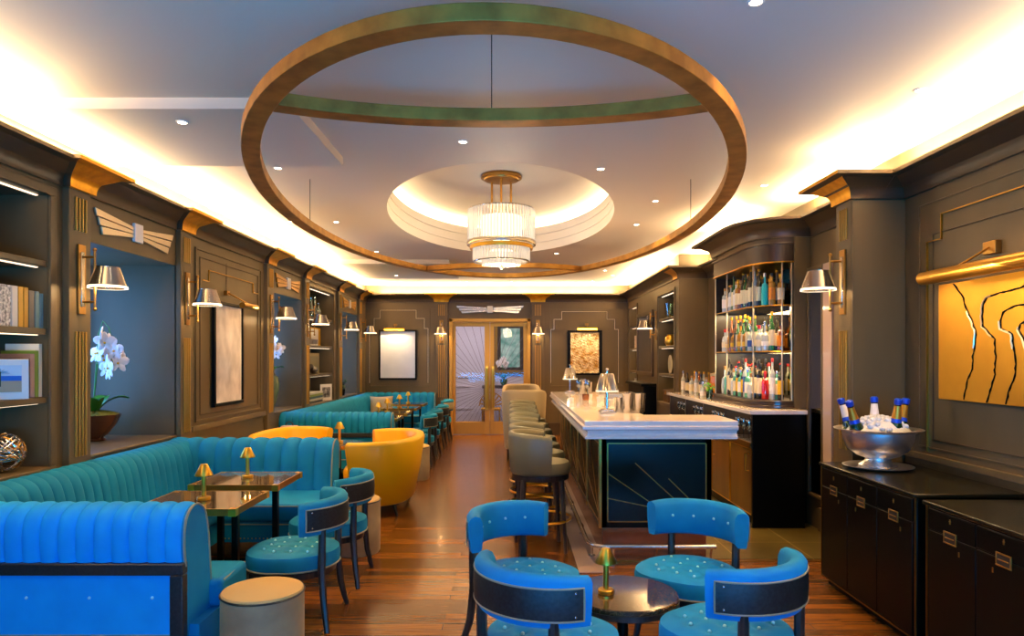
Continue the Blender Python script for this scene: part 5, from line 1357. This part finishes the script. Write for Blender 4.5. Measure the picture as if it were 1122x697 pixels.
for k, (dz, rgb) in enumerate([(0, (150, 160, 90)), (.022, (210, 205, 190)), (.04, (40, 40, 36))]):
    book('magazine lying before the wire ornament, %s of three from below' % ORD[k], XL-.03-.01*k, 3.93, SB+.001+dz, .018, .2, .15, rgb, 'magazines under the near bookcase', flat=True)
t = thing('bell_vase', 'pale flared vase on the top near bookcase shelf at the frame edge', 'vase', (XL-.13, 4.10, 2.231))
MB().lathe([(0, 0), (.1, 0), (.07, .03), (.035, .1), (.022, .22), (.03, .26), (.026, .26), (.0, .24)], 'armchair', n=24, cap=False).build('body', t)
# far bookcase
for k, (y, h) in enumerate([(10.88, .3), (11.08, .34), (11.28, .26)]):
    t = thing('glass_decanter', 'clear glass decanter on the top far bookcase shelf, %s from the near end' % ORD[k], 'decanter', (XL-.12, y, 2.231), group='decanters on the far bookcase')
    MB().lathe([(0, 0), (.05, 0), (.06, .04), (.05, .12), (.018, .2), (.03, h), (.026, h), (.014, .2), (.045, .1), (0, .01)], 'shelfglass', n=18, cap=False).build('body', t)
t = thing('greeting_card', 'white card in an orange mount on the far bookcase', 'picture', (XL-.2, 11.44, 1.791)); MB().box(-.012, 0, -.28, .28, 0, .3, 'yellow').build('mount', t); MB().box(0, .006, -.28, .12, .02, .28, 'white').build('card', t)
for k, y in enumerate((10.88, 11.02, 11.16)):
    cup('silver_cup', 'small silver cup on the far bookcase, %s from the near end' % ORD[k], 'cup', XL-.12, y, 1.791, [(0, 0), (.035, 0), (.02, .02), (.045, .1), (.04, .1), (0, .03)], 'silver', 'silver cups on the far bookcase')
t = thing('framed_print_small', 'beige framed certificate on the far bookcase', 'picture', (XL-.22, 11.42, 1.345)); t.name = 'small_framed_print'; MB().box(-.015, 0, -.3, .3, 0, .33, 'armchair').build('frame', t, bevel=.004); MB().box(0, .004, -.24, .24, .05, .28, 'piping').build('sheet', t)
t = thing('dark_figure', 'small dark carved figure lying on the far bookcase', 'ornament', (XL-.12, 11.02, 1.345)); b = MB().ellip((0, 0, .06), (.06, .16, .06), 'darkwood').ellip((0, -.14, .1), (.05, .06, .06), 'darkwood'); b.build('carved_body', t)
for k, rgb in enumerate([(150, 30, 24), (190, 150, 60), (220, 214, 196)]):
    book('book standing at the near end of the far bookcase, %s of three' % ORD[k], XL-.18, 10.86+.05*k, 1.345, .045, .29, .16, rgb, 'standing books on the far bookcase')
for k, (rgb, hh) in enumerate([((40, 50, 60), .03), ((200, 196, 180), .035), ((60, 96, 110), .03), ((150, 160, 80), .03), ((230, 226, 214), .03)]):
    book('large book lying in the stack at the foot of the far bookcase, %s from below' % ORD[k], XL-.06, 10.62+.03*(k % 2), SB+.001+.034*k, hh-.001, .72, .22, rgb, 'lying books in the far bookcase', flat=True)
t = thing('photo_frame', 'black and white photograph in a white frame leaning before the book stack', 'picture', (XL-.05, 11.52, SB+.001)); 
MB().box(-.012, 0, -.13, .13, 0, .27, 'white').build('frame', t, bevel=.003); MB().box(0, .004, -.09, .09, .05, .22, mat('mono_photo', (40, 38, 36), .4, noise=(14, (200, 196, 190), (1, 1, 1)))).build('photograph', t)
t.rotation_euler.z = R(-30)
# niche plants
t = thing('orchid_bowl', 'white orchid in a wide brown lacquer bowl in the first window niche', 'plant', (-3.50, 5.80, SILL+.026))
MB().lathe([(0, 0), (.09, 0), (.1, .01), (.08, .025), (.12, .06), (.18, .14), (.215, .22), (.2, .22), (.165, .15), (0, .1)], mat('brown_lacquer', (86, 44, 24), .2, coat=.5), n=48, cap=False).build('bowl', t)
mo = MB()
mo.grid(lambda u, v: (.2*u*math.cos(2*PI*v), .2*u*math.sin(2*PI*v), .215+.035*(1-u*u)+.01*math.sin(9*u+14*v*6.28)), 8, 40, 'moss'); mo.build('moss_top', t)
orchid(t, (0, 0, .22), 4, .74, .085, 12, size=.06, aim=.3)
t = thing('celadon_vase', 'tall celadon jar planted with white orchids in the second window niche', 'plant', (-3.40, 9.72, SILL+.026))
MB().lathe([(0, 0), (.08, 0), (.1, .06), (.14, .2), (.15, .32), (.13, .42), (.10, .45), (.09, .45), (0, .42)], mat('celadon_glaze', (110, 128, 96), .3, coat=.4, noise=(12, (84, 104, 80), (1, 1, 1))), n=36, cap=False).build('jar', t)
mo = MB().ellip((0, 0, .45), (.09, .09, .06), 'moss', 16, 8); mo.build('moss_top', t)
orchid(t, (0, 0, .46), 2, .55, .06, 8, size=.055, aim=.3)
t = thing('small_plant', 'small dark leafed pot plant in the farthest window niche', 'plant', (-3.12, 12.75, SILL+.026))
MB().lathe([(0, 0), (.06, 0), (.075, .12), (.068, .12), (0, .09)], 'lacquer', n=20, cap=False).build('pot', t)
lf = MB(); rd = random.Random(9); dl = mat('dark_leaf', (40, 74, 36), .4)
for k in range(26):
    c = Vector((rd.gauss(0, .045), rd.gauss(0, .045), .17+rd.uniform(-.05, .1))); lf.ellip(c, (.02, .045, .005), dl, 6, 4, Matrix.Rotation(rd.uniform(0, 6), 3, 'Z') @ Matrix.Rotation(rd.uniform(-.9, .9), 3, 'X'))
lf.build('foliage', t)
for yy, p_ in ((5.72, 9), (9.5, 6), (13.0, 4)): spot('assumed_niche_spot', (-3.32, yy, 2.41), p_*2.2, (255, 214, 160), 58, .6)  # assumed lamp per niche, added to warm the plants and sills
# right-hand shelves
for k in range(3):
    book('pale bound volume lying on the corner shelves, %s from below' % ORD[k], XF+.06, 13.5, 1.791+.085*k, .08, .5, .2, (214, 190, 160), 'pale volumes on the corner shelves', flat=True, sg=-1)
for k in range(4):
    book('grey book lying low on the corner shelves, %s from below' % ORD[k], XF+.06, 13.5, SB+.001+.075*k, .07, .5, .2, (150, 146, 140), 'grey books on the corner shelves', flat=True, sg=-1)
t = thing('blue_print', 'small blue picture in a pale frame on the corner shelves', 'picture', (XF+.15, 13.8, 1.345)); MB().box(0, .015, -.16, .16, 0, .3, 'white').build('frame', t, bevel=.003); MB().box(-.004, 0, -.11, .11, .05, .25, mat('blue_art', (110, 180, 210), .4)).build('artwork', t)
cup('small_bowl', 'small copper bowl beside the blue picture on the corner shelves', 'bowl', XF+.1, 13.58, 1.345, [(0, 0), (.04, 0), (.08, .07), (.075, .07), (0, .01)], 'copper')
t = thing('glass_vase', 'cut glass vase on the top shelf nearest the back bar', 'vase', (XF+.12, 11.1, 2.231)); MB().lathe([(0, 0), (.05, 0), (.06, .05), (.09, .24), (.083, .24), (.05, .05), (0, .02)], 'shelfglass', n=20, cap=False).build('body', t)
t = thing('brass_vessel', 'brass pot on the second shelf nearest the back bar', 'pot', (XF+.12, 11.1, 1.791)); MB().lathe([(0, 0), (.06, 0), (.09, .05), (.08, .13), (.05, .16), (.055, .18), (0, .17)], 'brass', n=24, cap=False).build('body', t)
t = thing('display_plate', 'pale round plate standing on the shelves nearest the back bar', 'plate', (XF+.15, 11.15, 1.345)); 
pl = MB(); rs = [[(d, r_*math.cos(2*PI*j/32), .15+r_*math.sin(2*PI*j/32)) for j in range(32)] for r_, d in ((.001, .0), (.08, .0), (.12, -.02), (.15, -.025), (.15, -.018), (.12, -.012), (.08, .008), (.001, .008))]
pl.rings(rs, 'armchair').build('dish', pl_root := t)
MB().box(-.03, .05, -.05, .05, 0, .012, 'darkwood').build('stand', t)
t = thing('wooden_box', 'gilt wooden box on the lowest shelf nearest the back bar', 'box', (XF+.15, 11.12, SB+.001)); MB().box(-.1, .1, -.2, .2, 0, .15, 'walnut').build('body', t, bevel=.006); MB().box(-.105, .105, -.205, .205, .15, .19, 'walnut').build('lid', t, bevel=.006); MB().box(-.112, -.105, -.03, .03, .12, .17, 'brass').build('clasp', t)

# ------------------------------------------------------------------ finish: roots to the base of their things; render look
bpy.context.view_layer.update()
for o in [x for x in bpy.data.objects if x.type == 'EMPTY' and x.parent is None and x.location.length < 1e-6]:
    lo = Vector((1e9,)*3); hi = -lo
    def walk(a):
        for c in [x for x in bpy.data.objects if x.parent == a]:
            if c.type == 'MESH':
                for v in c.bound_box:
                    p = c.matrix_world @ Vector(v)
                    for i in range(3): lo[i] = min(lo[i], p[i]); hi[i] = max(hi[i], p[i])
            walk(c)
    walk(o)
    if lo.x > 1e8: continue
    b = Vector(((lo.x+hi.x)/2, (lo.y+hi.y)/2, lo.z))
    o.location = b
    for c in [x for x in bpy.data.objects if x.parent == o]: c.location = c.location-b
W = bpy.data.worlds.new('world'); bpy.context.scene.world = W; W.use_nodes = True
W.node_tree.nodes['Background'].inputs[0].default_value = (.35, .45, .7, 1); W.node_tree.nodes['Background'].inputs[1].default_value = .05
sc = bpy.context.scene
sc.view_settings.view_transform = 'Standard'; sc.view_settings.look = 'None'; sc.view_settings.gamma = 1; sc.view_settings.exposure = 0.0
sc.view_settings.use_curve_mapping = False
sc.cycles.max_bounces = 7; sc.cycles.diffuse_bounces = 4; sc.cycles.glossy_bounces = 4; sc.cycles.transmission_bounces = 5; sc.cycles.transparent_max_bounces = 12
sc.cycles.sample_clamp_indirect = 6; sc.cycles.caustics_reflective = False; sc.cycles.caustics_refractive = False
sc.cycles.use_denoising = True
